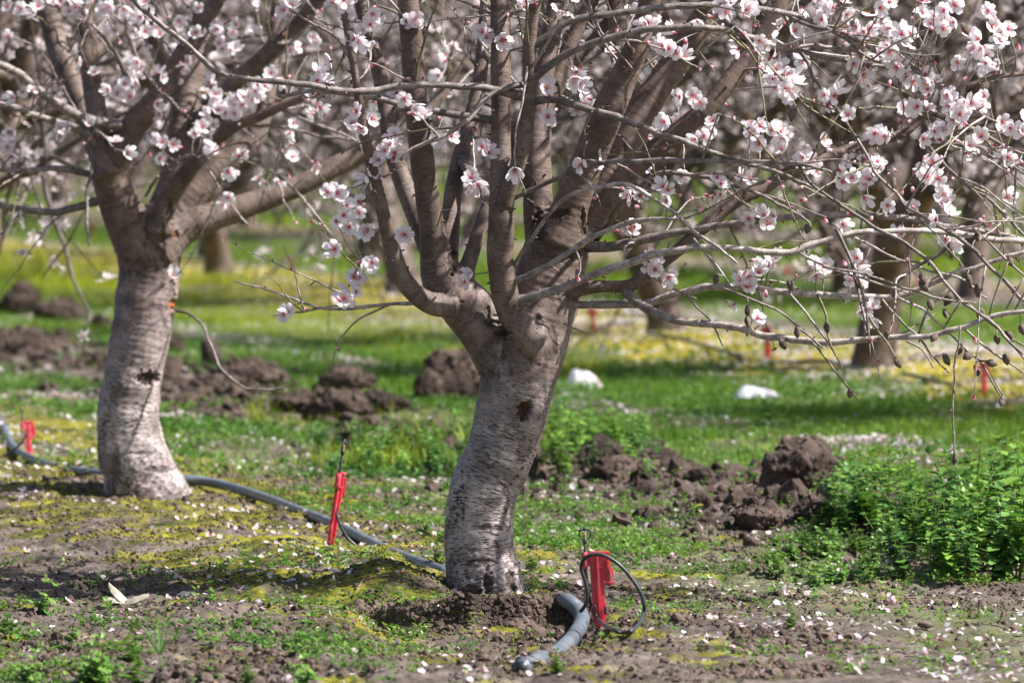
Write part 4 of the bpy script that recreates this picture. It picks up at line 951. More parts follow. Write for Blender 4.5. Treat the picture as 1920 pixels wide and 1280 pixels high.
# ------------------------------------------------------------------ clods
V1, F1 = ico(2)
def facet(V, rg, n=9):
    for _ in range(n):
        nn = rg.normal(0, 1, 3); nn /= np.linalg.norm(nn); V = V - np.maximum(0, V @ nn - rg.uniform(.5, .85))[:, None] * nn * .95
    return V
def crumb_templates():
    out = []
    for i in range(5):
        V = V1 * (1 + 0.45 * vn(V1 * 1.8 + i * 9, 1) + .2 * vn(V1 * 5 + i * 5, 2))[:, None] * [1, .9, .7]; out.append(facet(V, np.random.default_rng(i)))
    return out
CT = crumb_templates()
V3, F3i = ico(4)
def clod(px, py, wpx, hpx, label, seed, depth=0.8, mat=None, moss=0, sink=0.25):
    p = hit(px, py); m = mpp(p[1]); a, c = wpx * m / 2, hpx * m
    d = a * depth; rg = np.random.default_rng(seed); off = rg.uniform(0, 50, 3)
    V = V3 * (1 + 0.22 * vn(V3 * 1.5 + off, 1))[:, None]
    for _ in range(16):
        nn = rg.normal(0, 1, 3); nn /= np.linalg.norm(nn); V = V - np.maximum(0, V @ nn - rg.uniform(.62, .92))[:, None] * nn * .9
    V = V * (1 + 0.10 * vn(V3 * 4 + off, 2) + 0.075 * vn(V3 * 10 + off, 3) + 0.06 * vn(V3 * 26 + off, 4))[:, None]; Vold = V3 * (1 + 0.30 * vn(V3 * 1.5 + off, 1) + 0.15 * vn(V3 * 3.7 + off, 2) + 0.08 * vn(V3 * 9 + off, 3) + 0.035 * vn(V3 * 24 + off, 4))[:, None]
    V = V * [a, d, c * 0.66]; V[:, 2] += c * (0.55 - sink)
    s_ = Soup(); s_.add(V, F3i)
    up_ = np.where(V[:, 2] > 0)[0]; nc_ = 260; id_ = rg.choice(up_, nc_); rad_ = np.exp(rg.normal(math.log(.055), .5, nc_)).clip(.02, .16) * a
    for j in range(5):
        m_ = np.arange(nc_) % 5 == j; V2, F2, C2 = merge(CT[j], F1, np.ones((len(V1), 3)), rotz_tilt(int(m_.sum()), rng.uniform(0, 3, int(m_.sum())), rad_[m_]), V[id_[m_]]); s_.add(V2, F2, None, C2)
    me = s_.mesh("soil_clod", mat or M_CLOD)
    o = link("soil_clod", me, loc=(p[0], p[1] + d * 0.5, p[2])); tag(o, label, "soil clod", "turned-up soil clods")
clod(1500, 930, 175, 108, "largest rounded brown clod, beside the leafy weed patch", 1)
clod(1147, 908, 116, 62, "smooth low clod just right of the near trunk", 2)
clod(862, 757, 136, 118, "tall domed clod half hidden behind the near fork", 4)
clod(800, 756, 70, 66, "small clod leaning against the tall domed one", 5)
clod(640, 792, 150, 64, "dark jagged clod in the middle of the turned furrow", 6)
clod(640, 745, 130, 66, "pointed clod at the back of the turned furrow", 7)
clod(705, 775, 120, 46, "flat clod between the jagged and the domed ones", 8)
clod(560, 775, 110, 40, "low clod under the tip of the curling bare shoot", 9)
clod(395, 690, 50, 58, "upright clod beside the curling bare shoot", 10)
clod(460, 725, 150, 60, "broad low clod below the curling bare shoot", 11)
clod(35, 590, 95, 66, "tall clod at the far left of the furrow", 12)
clod(110, 600, 100, 40, "clod right of the tall far left one", 13)
clod(190, 620, 50, 36, "small clod touching the second tree's outline", 14)
clod(325, 660, 50, 34, "small clod just right of the second tree's stem", 15)
clod(60, 650, 140, 40, "wide flat clod at the left end of the furrow", 16)
clod(1290, 880, 60, 30, "small clod between the smooth low one and the largest", 17)
clod(1220, 850, 60, 34, "blurred clod behind the small ones near the weed patch", 18)
clod(1420, 990, 100, 44, "crumbly clod in front of the largest one", 19)
clod(1530, 985, 90, 40, "crumbly clod at the edge of the weed patch", 20)
clod(1340, 915, 90, 34, "low clod left of the largest one", 21)
clod(1420, 900, 40, 40, "small clod leaning on the largest one's left side", 22)
clod(1600, 920, 60, 40, "dark clod half under the weeds", 23)
clod(20, 770, 24, 16, "little round dark clod left of the second trunk", 24)

# loose crumbs and pebbles, nobody could count them
def view_xy(N_, y0, y1, margin=0.12, pw=0.0):
    """random ground positions inside the visible wedge (even per area when pw=0)"""
    t = rng.random(N_)
    if pw == 0: y = np.sqrt(y0 ** 2 + t * (y1 ** 2 - y0 ** 2))
    else: y = y0 * (y1 / y0) ** t
    x = rng.uniform(-1, 1, N_) * (0.0784 * y + margin); return x, y
def scatter(name, label, tpls, mat, x, y, tilt, scale, cm, z=0.0, smooth=True, nonuni=None):
    s = Soup(); k = rng.integers(0, len(tpls), len(x)); zz = H(x, y) + z
    for i, t in enumerate(tpls):
        m = k == i
        if not m.any(): continue
        V_, F_ = t[0], t[1]; C_ = t[2] if len(t) > 2 else np.ones((len(V_), 3))
        M = rotz_tilt(int(m.sum()), tilt[m], scale[m]); V, F, C = merge(V_, F_, C_, M, np.stack([x[m], y[m], zz[m]], 1), cm[m])
        s.add(V, F, None, C)
    o = link(name, s.mesh(name, mat, smooth=smooth)); tag(o, label, None, None, "stuff"); return o
x, y = view_xy(80000, 10.0, 16.5)
u = U(x, y); pr = np.clip(0.35 + 0.9 * fb2(x, y, 4, 3, 91) + 0.8 * clodband(u), 0.04, 1) * (1 - 0.7 * sst(0.2, 0.5, x) * (y < 11.8))
k = rng.random(len(x)) < pr; x, y = x[k], y[k]
sc = np.exp(rng.normal(math.log(0.0030), 0.5, len(x))).clip(0.001, 0.012)
scatter("soil_crumbs", "loose crumbs of brown soil on the bank", [(v, F1) for v in CT], M_CRUMB, x, y, rng.uniform(0, 3, len(x)), sc, np.ones((len(x), 3)), 0.0008)
x, y = view_xy(130000, 13.6, 32, 0.3); u = U(x, y); k = rng.random(len(x)) < clodband(u) * sst(-.3, .6, fb2(x, y, 3.2, 3, 11)); x, y = x[k], y[k]
sc = np.exp(rng.normal(math.log(0.011), 0.62, len(x))).clip(0.004, 0.055)
scatter("furrow_rubble", "broken brown soil heaped along the turned furrow", [(v, F1) for v in CT], M_CLOD, x, y, rng.uniform(0, 3, len(x)), sc, np.ones((len(x), 3)), 0.004, smooth=False)

n_ = 9000; x = rng.uniform(-.30, .17, n_); y = 11.60 + .07 * fb2(x, x * 0, 7.0, 3, 21, 0.6) - 0.25 * (x + 0.05) * (x < -0.05) + rng.uniform(-.03, .06, n_)
scatter("bank_crumbs", "rough crumbs on the cut face of the mossy bank", [(v, F1) for v in CT], M_CRUMB, x, y, rng.uniform(0, 3, n_), np.exp(rng.normal(math.log(0.0034), .55, n_)).clip(.001, .014), np.ones((n_, 3)), 0.0, smooth=False)
n_ = 9000; x = rng.uniform(-.32, .17, n_); y = 11.60 + .07 * fb2(x, x * 0, 7.0, 3, 21, 0.6) - 0.25 * (x + 0.05) * (x < -0.05) + rng.uniform(-.02, .12, n_)
k = fb2(x, y, 9, 3, 97) > -.05; x, y = x[k], y[k]; t = rng.random((len(x), 1)) ** 1.6
scatter("bank_moss", "dark olive moss hanging over the cut face of the bank", [(v, F1) for v in CT], M_LEAF, x, y, rng.uniform(0, .6, len(x)), rng.uniform(.002, .006, len(x)), np.array([.05, .055, .012]) * (1 - t) + np.array([.17, .16, .022]) * t, 0.001)

x, y = view_xy(34000, 9.95, 11.5, .1); k = rng.random(len(x)) < sst(-.05, .35, fb2(x, y, 4.5, 3, 92)) * (.3 + .7 * (1 - sst(.55, .8, x))); x, y = x[k], y[k]
scatter("front_crumbs", "clumped dark crumbs of worked soil nearest to the viewer", [(v, F1) for v in CT], M_CRUMB, x, y, rng.uniform(0, 3, len(x)), np.exp(rng.normal(math.log(.0040), .6, len(x))).clip(.0012, .017), np.ones((len(x), 3)), 0.0, smooth=False)

# ------------------------------------------------------------------ fallen petals
def petal_flat():
    out = []
    for cup in (0.15, 0.5, -0.25):
        V, F, C = petal_grid(0.0155, 0.0115, cup, 2, 3); V = V - [0.009, 0, 0]; C = C * 0 + [0.9, 0.83, 0.86]; C[:3] = (0.88, 0.66, 0.74)
        out.append((V, np.concatenate([F[:, [0, 1, 2]], F[:, [0, 2, 3]]]), C))
    return out
PT = petal_flat()
x, y = view_xy(210000, 10.0, 46, 0.2); u = U(x, y)
cl = sst(0.0, 0.5, fb2(x, y, 2.4, 3, 61) + 0.25 * fb2(x, y, 9, 2, 62))
pr = 0.10 + 0.30 * np.exp(-((u - .85) / .16) ** 2) + 1.5 * np.exp(-((u - 2.25 + .35 * fb2(x, y, 1.1, 3, 71)) / .13) ** 2) + .9 * np.exp(-((u - 3.1 + .35 * fb2(x, y, 1.1, 3, 71)) / .13) ** 2) * (y < 26) + 0.55 * band(u, 3.3, 4.9) * (y < 30) * sst(-1.2, .1, x) + .3 * np.exp(-(u / .5) ** 2) + 0.12 * np.exp(-((u - 7.3) / .5) ** 2) + .4 * np.exp(-((u - 5.6) / .2) ** 2)
pr = pr * (0.18 + 1.5 * cl) * np.where(y < 13.5, 1.5, 1)
k = rng.random(len(x)) < pr * np.where(y < 14.5, 0.85, 1.0); x, y = x[k], y[k]
cm = np.ones((len(x), 3)) * rng.uniform(.8, 1.05, (len(x), 1)); old = rng.random(len(x)) < .12; cm[old] *= [0.95, .72, .72]
scatter("fallen_petals", "white and pink petals strewn over the ground", PT, M_PETAL, x, y, np.abs(rng.normal(0, .55, len(x))), rng.uniform(.5, .95, len(x)) * np.where(y > 15, 1.15, 1), cm, 0.003)
x, y = view_xy(900, 10.0, 13.5, .1); pr = np.clip(.3 + fb2(x, y, 3, 2, 63), 0, 1); k = rng.random(len(x)) < pr * .25; x, y = x[k], y[k]
scatter("fallen_blossoms", "whole fallen blossoms lying on the soil", [FT[2], FT[3], FT[5], BUD], M_PETAL, x, y, rng.uniform(.2, 1.6, len(x)), rng.uniform(.4, .62, len(x)), np.ones((len(x), 3)) * [.95, .85, .85], 0.005)

x, y = view_xy(6000, 10.0, 15, .1); k = rng.random(len(x)) < np.clip(.25 + fb2(x, y, 3, 3, 64), .03, 1); x, y = x[k], y[k]
t = rng.random((len(x), 1)); fl_ = [(PT[1][0] * [1, .7, 1], PT[1][1], PT[1][2] * 0 + 1), (PT[2][0] * [.8, .5, 1], PT[2][1], PT[2][2] * 0 + 1)]
scatter("leaf_litter", "dry tan and brown flakes of dead leaves on the soil", fl_, M_CRUMB if False else M_LEAF, x, y, np.abs(rng.normal(0, .7, len(x))), rng.uniform(.35, .95, len(x)), np.array([.07, .05, .035]) * (1 - t) + np.array([.36, .25, .16]) * t, 0.003)
s = Soup()
for _ in range(170):
    xx, yy = view_xy(1, 10.1, 14.5, .1); xx, yy = float(xx[0]), float(yy[0]); a = random.uniform(0, 3.14); ln = random.uniform(.015, .06)
    pts = []
    for t in (-1, -.3, .3, 1): X_, Y_ = xx + math.cos(a) * ln * t, yy + math.sin(a) * ln * t; pts.append((X_, Y_, Hs(X_, Y_) + .003 + random.uniform(0, .003), .0010))
    add_tube(s, pts, .02, 4, (.55, .48, .42))
tag(link("fallen_twigs", s.mesh("fallen_twigs", M_TWIG)), "thin dry twig pieces scattered on the soil", None, None, "stuff")

# ------------------------------------------------------------------ grass and ground cover
def blade(bend, w=0.035):
    pts = [(0, 0)] ; V = []; C = []
    for i, t in enumerate((0, .4, .75, 1.0)):
        ww = w * (1 - t ** 1.6) * .5; V += [(bend * t * t, -ww, t * (1 - .25 * bend * t)), (bend * t * t, ww, t * (1 - .25 * bend * t))]
        C += [(.75 + .25 * t,) * 3] * 2
    F = []
    for i in range(3): a = 2 * i; F += [(a, a + 1, a + 3), (a, a + 3, a + 2)]
    return np.array(V), np.array(F), np.ones((8, 3))
BL = [blade(b_, w_) for b_, w_ in ((.15, .06), (.4, .07), (.7, .08), (.25, .05))]
def grass_colors(x, y, yel):
    n = len(x); g1 = np.array([.070, .185, .014]); g2 = np.array([.34, .38, .022]); t = np.clip(yel + rng.normal(0, .12, n), 0, 1)[:, None]
    return (g1 * (1 - t) + g2 * t) * rng.uniform(.7, 1.25, (n, 1))
def field(N_, y0, y1, pf, hlo, hhi, label, yelf, name="grass", margin=.3, pw=1):
    x, y = view_xy(N_, y0, y1, margin, pw); u = U(x, y); nn = fb2(x, y, 1.1, 3, 71) * .35; k = rng.random(len(x)) < pf(x, y, u + nn); x, y, u = x[k], y[k], u[k] + nn[k]
    h = rng.uniform(hlo, hhi, len(x)) * (0.6 + .6 * sst(-.3, .4, fb2(x, y, 2.2, 2, 75)))
    scatter(name, label, BL, M_GRASS, x, y, np.abs(rng.normal(0, .3, len(x))), h, grass_colors(x, y, yelf(x, y, u)))
G1 = lambda x, y, u: (.25 + .75 * sst(-.40, -.02, fb2(x, y, 1.9, 3, 101))) * G0(x, y, u)
G0 = lambda x, y, u: band(u, 1.65, 3.25, .2) * .95 * (1 - .85 * np.exp(-((u - 2.3) / .17) ** 2)) + .95 * band(u, 3.0, 3.75, .1) * (1 - sst(-.5, .2, x)) + .10 * band(u, 3.3, 4.9) + band(u, 5.1, 6.8) + band(u, 8.2, 10) + band(u, 11.3, 13.5) + 1.0 * (u > 14.6)
yl = lambda x, y, u: np.clip(.14 + .85 * band(u, 2.7, 3.8, .25) * (x < 0.3) + .18 * band(u, 5.0, 6.6) + .32 * (u > 8) + .25 * fb2(x, y, .8, 2, 77), 0, 1)
field(330000, 15.5, 34, G1, .022, .05, "short green grass in the strips between the tree rows", yl)
field(170000, 32, 85, G1, .05, .10, "far green grass under the blurred background trees", yl)
tall = lambda x, y, u: band(u, .75, 1.45, .12) * sst(15.8, 16.4, y) * (1 - sst(18.8, 20.0, y)) * (x > -.78) * sst(-.1, .3, fb2(x, y, 3.5, 3, 81) + .12)
field(52000, 15.5, 20, tall, .022, .075, "tall yellowish grass growing between the trunk and the clods", lambda x, y, u: .36 + .6 * fb2(x, y, 3, 2, 82), "tall_grass")
def leaf_tpl(L=1.0, W=.62, fold=.18, droop=.15):
    """toothed ovate leaf along +X"""
    V = []; F = []; n = 6
    for i in range(n + 1):
        t = i / n; ww = W * .5 * (math.sin(math.pi * min(1, t ** .75)) ** .85) * (1.0 if i % 2 else .86) if 0 < i < n else 0.012
        z = -droop * t * t; V += [(t * L, -ww, z + fold * ww), (t * L, 0, z), (t * L, ww, z + fold * ww)]
    for i in range(n):
        for j in (0, 1):
            a = i * 3 + j; F += [(a, a + 1, a + 4), (a, a + 4, a + 3)]
    return np.array(V), np.array(F)
LF = leaf_tpl()
def place_leaves(pos, az, el, size):
    """leaf template at pos, heading az, elevation el"""
    c, s_ = np.cos(az), np.sin(az); ce, se = np.cos(el), np.sin(el)
    X = np.stack([c * ce, s_ * ce, se], 1); Y = np.stack([-s_, c, 0 * c], 1); Z = np.cross(X, Y)
    return np.stack([X, Y, Z], 2) * size[:, None, None]
def rosette(r, n=9, tall=0.4, size=.5):
    s = Soup(); az = r.uniform(0, 6.28, n) ; el = r.uniform(-.1, .9, n); z = r.uniform(0, tall, n)
    pos = np.stack([np.cos(az) * r.uniform(.02, .3, n), np.sin(az) * r.uniform(.02, .3, n), z + .05], 1); sz = size * r.uniform(.6, 1.1, n)
    C = np.ones((len(LF[0]), 3)); V, F, C = merge(LF[0], LF[1], C, place_leaves(pos, az, el, sz), pos, np.ones((n, 3)) * r.uniform(.75, 1.2, (n, 1))); return V, F, C
rr_ = np.random.default_rng(5); RO = [rosette(rr_, int(rr_.integers(6, 12)), rr_.uniform(.2, .9)) for _ in range(6)]
def cover(N_, y0, y1, pf, slo, shi, label, cols, name="ground_cover", margin=.15):
    x, y = view_xy(N_, y0, y1, margin); u = U(x, y); k = rng.random(len(x)) < pf(x, y, u); x, y = x[k], y[k]
    t = np.clip(.35 + fb2(x, y, 2.5, 2, 88) * .8 + rng.normal(0, .15, len(x)), 0, 1)[:, None]
    cm = (np.array(cols[0]) * (1 - t) + np.array(cols[1]) * t) * rng.uniform(.75, 1.25, (len(x), 1))
    scatter(name, label, RO, M_LEAF, x, y, np.abs(rng.normal(0, .2, len(x))), rng.uniform(slo, shi, len(x)), cm, -.001)
cf = lambda x, y, u: (band(u, .22, .95, .16) * .85 * sst(12.2, 13.2, y) + .12 * (y < 12.6) + .9 * sst(-.05, -.4, x) * (y < 11.3) + .22 * sst(0, -.3, x) * (y < 13) + .45 * band(u, .75, 1.5, .1) * (x > .25) * sst(12.0, 12.6, y)) * sst(.02, .42, fb2(x, y, 4.5, 3, 85) + .10 + .10 * (y > 13))
cover(52000, 10.05, 15.5, cf, .010, .024, "small sprawling weeds and clover over the soil", ((.07, .17, .02), (.19, .32, .045)))
cover(60000, 15.3, 26, lambda x, y, u: (band(u, .3, 1.0, .2) + .5 * band(u, 1.5, 3.4, .3) + .25 * band(u, -.2, .3, .2)) * sst(-.1, .3, fb2(x, y, 3.2, 3, 86) + .05), .016, .036, "sprawling green weeds between the rows further back", ((.055, .15, .018), (.16, .27, .04)))
cover(420, 10.05, 11.3, lambda x, y, u: (x < -.15) * sst(-.3, .3, fb2(x, y, 5, 2, 87)), .014, .03, "leafy little weeds at the nearest edge of the soil", ((.10, .24, .025), (.22, .38, .05)))
# low moss cushions with a fuzzy edge on the banks
x, y = view_xy(90000, 10.2, 16.5, .1); u = U(x, y)
k = rng.random(len(x)) < np.clip(np.exp(-((u + .08) / .42) ** 2), 0, 1) * sst(.12, .30, fb2(x, y, 5, 3, 95)) * (1 - sst(.1, .25, x) * (y < 13)); x, y = x[k], y[k]
t = rng.random((len(x), 1)) ** 1.5; cm = np.array([.06, .065, .012]) * (1 - t) + np.array([.28, .25, .025]) * t
scatter("moss_cushions", "olive and yellow moss cushions on the planted bank", [(v, F1) for v in CT], M_LEAF, x, y, rng.uniform(0, .5, len(x)), rng.uniform(.0018, .0048, len(x)), cm, .0006)
x, y = view_xy(60000, 20, 34, .3); u = U(x, y); k = (rng.random(len(x)) < .35 + .65 * sst(-.8, .3, x)) & (rng.random(len(x)) < band(u - .4 * (1 - sst(-.5, .2, x)), 3.4, 4.5, .15) * sst(0.0, .25, fb2(x, y, 2.0, 3, 96))); x, y = x[k], y[k]
t = rng.random((len(x), 1)); cm = np.array([.22, .19, .015]) * (1 - t) + np.array([.38, .32, .035]) * t
scatter("moss_strip", "bright yellow moss strip along the second row of trees", [(v, F1) for v in CT], M_LEAF, x, y, rng.uniform(0, .5, len(x)), rng.uniform(.006, .016, len(x)), cm, .002)
print("ground cover", time.time() - T0)

# ------------------------------------------------------------------ single weeds (stem > leaves)
def make_weed(seed, h=.16, pairs=7, leaf=.026, col=((.055, .155, .020), (.17, .34, .05))):
    r = np.random.default_rng(seed); root = bpy.data.objects.new("weed", None); COL.objects.link(root); root.empty_display_size = .02
    stem = Soup(); lv = Soup(); nst = int(r.integers(2, 5))
    for s_ in range(nst):
        lean = r.normal(0, .22, 2) * (1 if s_ else .4); hh = h * r.uniform(.7, 1.05) * (1 if s_ == 0 else .85)
        pts = np.array([(lean[0] * hh * t + r.normal(0, .002), lean[1] * hh * t + r.normal(0, .002), hh * t * (1 - .08 * t), .0015 * (1 - .6 * t) * (h / .12) ** .5) for t in np.linspace(0, 1, 6)])
        pts[0, :3] = (0, 0, -.01); add_tube(stem, pts, .02, 5, (.16, .17, .05))
        q = resample(pts, .01)
        for i in range(pairs):
            t = .15 + .85 * (i + 1) / pairs; c = q[int(t * (len(q) - 1)), :3]; az0 = r.uniform(0, 6.28); sz = 1.35 * leaf * (1.15 - .75 * abs(t - .45) ** 1.0) * r.uniform(.75, 1.15)
            m = 2 if i < pairs - 1 else 6
            az = az0 + np.arange(m) * 2 * math.pi / m + r.normal(0, .15, m); el = r.uniform(-.1, .5, m) + .5 * (i == pairs - 1)
            pos = np.repeat(c[None], m, 0); tt = r.random((m, 1)); cc = np.array(col[0]) * (1 - tt) + np.array(col[1]) * tt
            V, F, C = merge(LF[0], LF[1], np.ones((len(LF[0]), 3)), place_leaves(pos, az, el, np.full(m, sz) * (1 if m < 5 else .6)), pos, cc); lv.add(V, F, None, C)
            for a in az[:2]:                       # side shoots with small leaves
                if r.random() < .5 and i < pairs - 2:
                    n = 4; ps = c + np.array([math.cos(a), math.sin(a), .5]) * sz * r.uniform(.2, .5); aa = r.uniform(0, 6.28, n); tt = r.random((n, 1)); cc = np.array(col[0]) * (1 - tt) + np.array(col[1]) * tt
                    V, F, C = merge(LF[0], LF[1], np.ones((len(LF[0]), 3)), place_leaves(np.repeat(ps[None], n, 0), aa, r.uniform(0, .8, n), np.full(n, sz * .5)), np.repeat(ps[None], n, 0), cc); lv.add(V, F, None, C)
    link("stem", stem.mesh("stem", M_LEAF), root); link("leaves", lv.mesh("leaves", M_LEAF), root); return root
WB = [make_weed(i, .20, 8, (.030, .027, .023, .031, .025)[i], ((.08, .20, .025), (.26, .44, .07)) if i % 2 else ((.05, .15, .03), (.16, .32, .07))) for i in range(5)]; WS = [make_weed(20 + i, .055, 5, .0125, ((.08, .20, .03), (.22, .36, .07))) for i in range(4)]
wu = {}
def weed(tl, x, y, sc, label, group):
    k = random.randrange(len(tl)); key = (id(tl), k); o = tl[k] if key not in wu else copy_tree(tl[k]); wu[key] = 1
    o.location = (x, y, Hs(x, y)); o.rotation_euler = (random.gauss(0, .17), random.gauss(0, .17), random.uniform(0, 6.28)); o.scale = (sc,) * 3; tag(o, label, "weed", group)
for i in range(74):
    px = random.uniform(1535, 1990); lo = 1010 if px < 1640 else 1095; py = random.uniform(945, lo); p = hit(px, py)
    e = 0.62 + .5 * min(1, (px - 1560) / 150); weed(WB, p[0], p[1], e * random.uniform(.5, 1.12), "leafy green weed, one of the dense patch beside the largest clod", "weeds of the leafy patch")
for i in range(42):
    px = random.uniform(1420, 1650); py = random.uniform(1030, 1105) ; p = hit(px, py); weed(WS, p[0], p[1], random.uniform(.7, 1.3), "small pale green weed before the dense leafy patch", "small weeds before the leafy patch")
for i in range(40):
    px = random.uniform(600, 890); p = hit(px, random.uniform(835, 905)); weed(WB, p[0], p[1], random.uniform(.3, .7), "upright green weed behind the near trunk, left side", "weeds left behind the near trunk")
for i in range(26):
    px = random.uniform(1010, 1240); p = hit(px, random.uniform(825, 905)); weed(WB, p[0], p[1], random.uniform(.4, .82), "upright green weed beyond the near trunk by the smooth low clod", "weeds right behind the near trunk")
for (px, py, sc, lb) in [(815, 1065, 1.7, "bright upright weed touching the near trunk's left edge"), (795, 1000, 1.3, "small weed above the buried hose left of the near trunk"), (1010, 1130, 1.8, "leafy weed right at the foot of the near trunk"), (1000, 1075, 1.3, "small weed right of the near trunk, above its foot"),
        (1045, 1110, 1.1, "tiny weed between the near trunk's foot and the red stake"), (70, 1150, 1.9, "tall young weed standing alone in the lower left soil"), (130, 1215, 1.5, "weed with drooping bright leaves at lower left"), (25, 1190, 1.5, "weed at the lower left corner beside the tall young one"),
        (245, 1240, 1.3, "bright weed just under the grass tuft"), (395, 1130, 1.1, "small weed right of the grass tuft"), (180, 1285, 2.0, "bright leafy weed cut by the bottom edge, left"), (250, 1290, 1.8, "bright leafy weed at the bottom edge below the tuft"), (470, 1290, 1.3, "bright weed at the bottom edge, middle left"), (570, 1285, 1.5, "bright weed at the bottom edge left of the hose end"),
        (1045, 1262, .9, "tiny bright weed beside the open end of the hose"), (885, 1180, .7, "tiny sprout on the cut face of the bank"), (1480, 1180, 1.1, "small weed on the crumbly soil right of the tube loop"), (1310, 1160, .8, "low sprout right of the black tube loop"), (1450, 1165, .9, "low sprout left of the small weed on crumbly soil"),
        (1240, 1040, 1.0, "small sprout above the tube loop"), (45, 1290, 1.6, "leafy weed in the lower left corner")]:
    p = hit(px, py); weed(WS, p[0], p[1], sc * .85, lb, "scattered small weeds")
# the grass tuft
tf = hit(300, 1228); tr_ = thing("grass_tuft", "thin tuft of long arching grass blades on the bare lower left soil", "grass tuft", tuple(tf))
for i in range(15):
    a = random.uniform(0, 6.28); ln = random.uniform(.06, .11); lean = random.uniform(.2, .95); s = Soup(); V = []
    for j in range(7):
        t = j / 6; r_ = ln * lean * t; z = ln * (t * (1.15 - lean * .4) - .55 * lean * t * t); ww = .0013 * (1 - t ** 2)
        c = np.array([math.cos(a) * r_, math.sin(a) * r_, z]); sdv = np.array([-math.sin(a), math.cos(a), 0]) * ww; V += [c - sdv, c + sdv]
    s.add(V, None, [(2 * j, 2 * j + 1, 2 * j + 3, 2 * j + 2) for j in range(6)], (.13, .24, .07)); link("blade", s.mesh("blade", M_GRASS), tr_)

# ------------------------------------------------------------------ hoses
def hose(name, pxs, diam, label, lift=0.45, pts_extra=None, mat=None, sides=20, step=.012):
    raw = []
    for e in pxs:
        px, py = e[:2]; dz = e[2] if len(e) > 2 else 0
        Yh = float(hit(px, py + diam * .42 / mpp(12 if py > 1000 else 15))[1])
        raw.append((px, py, Yh, dz))
    q = catmull(np.array(raw), 6); n = len(q)
    for _ in range(60): q[1:-1, 2] = (q[:-2, 2] + q[2:, 2] + q[1:-1, 2]) / 3
    pts = []
    for px, py, Yh, dz in q:
        p = P(px, py, Yh); p[2] += dz
        pts.append((*p, diam / 2 * (1.04 - .2 * float(sst(1130, 1060, py)) if diam > .025 else 1)))
    pts = np.array(pts); step = .02
    root = thing(name, label, "hose", tuple(pts[0][:3])); o = np.array(pts[0][:3]); s = Soup(); q = add_tube(s, pts, step, sides, (1, 1, 1)); link("pipe", s.mesh("pipe", mat or M_HOSE, o), root); return root, o, q
hr, ho, hq = hose("irrigation_hose", [(978, 1250), (1005, 1240), (1035, 1228), (1062, 1208), (1083, 1182), (1091, 1160), (1084, 1143), (1070, 1133, .003), (1054, 1128, .002), (1035, 1124, -.02), (1000, 1112, -.05), (985, 1105, -.05), (930, 1090, -.05), (870, 1075, -.03), (835, 1066, -.008), (795, 1052, -.006), (745, 1033, -.007), (700, 1012, -.008), (655, 993, -.004), (610, 976), (560, 957), (505, 936), (450, 918), (400, 905), (350, 898), (290, 895), (220, 893), (160, 885), (120, 880), (75, 866), (40, 850), (20, 832), (10, 812), (2, 790), (-20, 765), (-60, 735)], .027,
                  "thick grey irrigation hose with its open end before the near red stake")
# folded flat end held by a dark wire band
s = Soup(); e0, e1 = hq[0, :3], hq[3, :3]; ax_ = (e1 - e0) / np.linalg.norm(e1 - e0)
for off, rr in ((.045, .0142), (.051, .0142)):
    c = e0 + ax_ * off; a_ = np.cross(ax_, [0, 0, 1.0]); a_ /= np.linalg.norm(a_); b_ = np.cross(ax_, a_)
    add_tube(s, [(*(c + rr * (a_ * math.cos(t) + b_ * math.sin(t)) + ax_ * .004 * math.sin(t)), .0012) for t in np.linspace(0, 6.4, 20)], .004, 6)
sdn = np.cross(ax_, [0, 0, 1.0]); sdn /= np.linalg.norm(sdn)
add_tube(s, [(*(e0 + ax_ * .048 + sdn * .0145 + [0, 0, .004]), .0011), (*(e0 + ax_ * .025 + sdn * .0155 + [0, 0, .007]), .0011), (*(e0 + ax_ * .006 + sdn * .013 + [0, 0, .008]), .0011), (*(e0 + ax_ * .002 + sdn * .004 + [0, 0, .0145]), .0010)], .004, 6)
link("wire_band", s.mesh("wire_band", M_BLACK, ho), hr)
s = Soup(); add_tube(s, [(*(e0 - ax_ * .0004), .0105), (*(e0 - ax_ * .0012), .0105)], .01, 16, (.3, .3, .3)); link("end_shade_disc", s.mesh("end_shade_disc", M_BLACK, ho), hr)  # solid black disc, painted-in shade of the pipe's inside
for (pp, lb) in [([(1380, 676), (1480, 680), (1545, 676), (1600, 690), (1690, 700), (1760, 715), (1850, 735), (1940, 752)], "sagging dark hose along the second row of trees, beyond the hanging hulls"), ([(1215, 625), (1260, 632), (1330, 650), (1390, 668)], "short dark piece of hose at the foot of the dark stem beyond the fork")]:
    hose("irrigation_hose", pp, .014, lb, .3, mat=M_BLACK, step=.05)
hose("irrigation_hose", [(40, 658), (90, 668), (130, 676)], .02, "thin dark hose half buried under the far left clods", .5, mat=M_HOSE, step=.05)

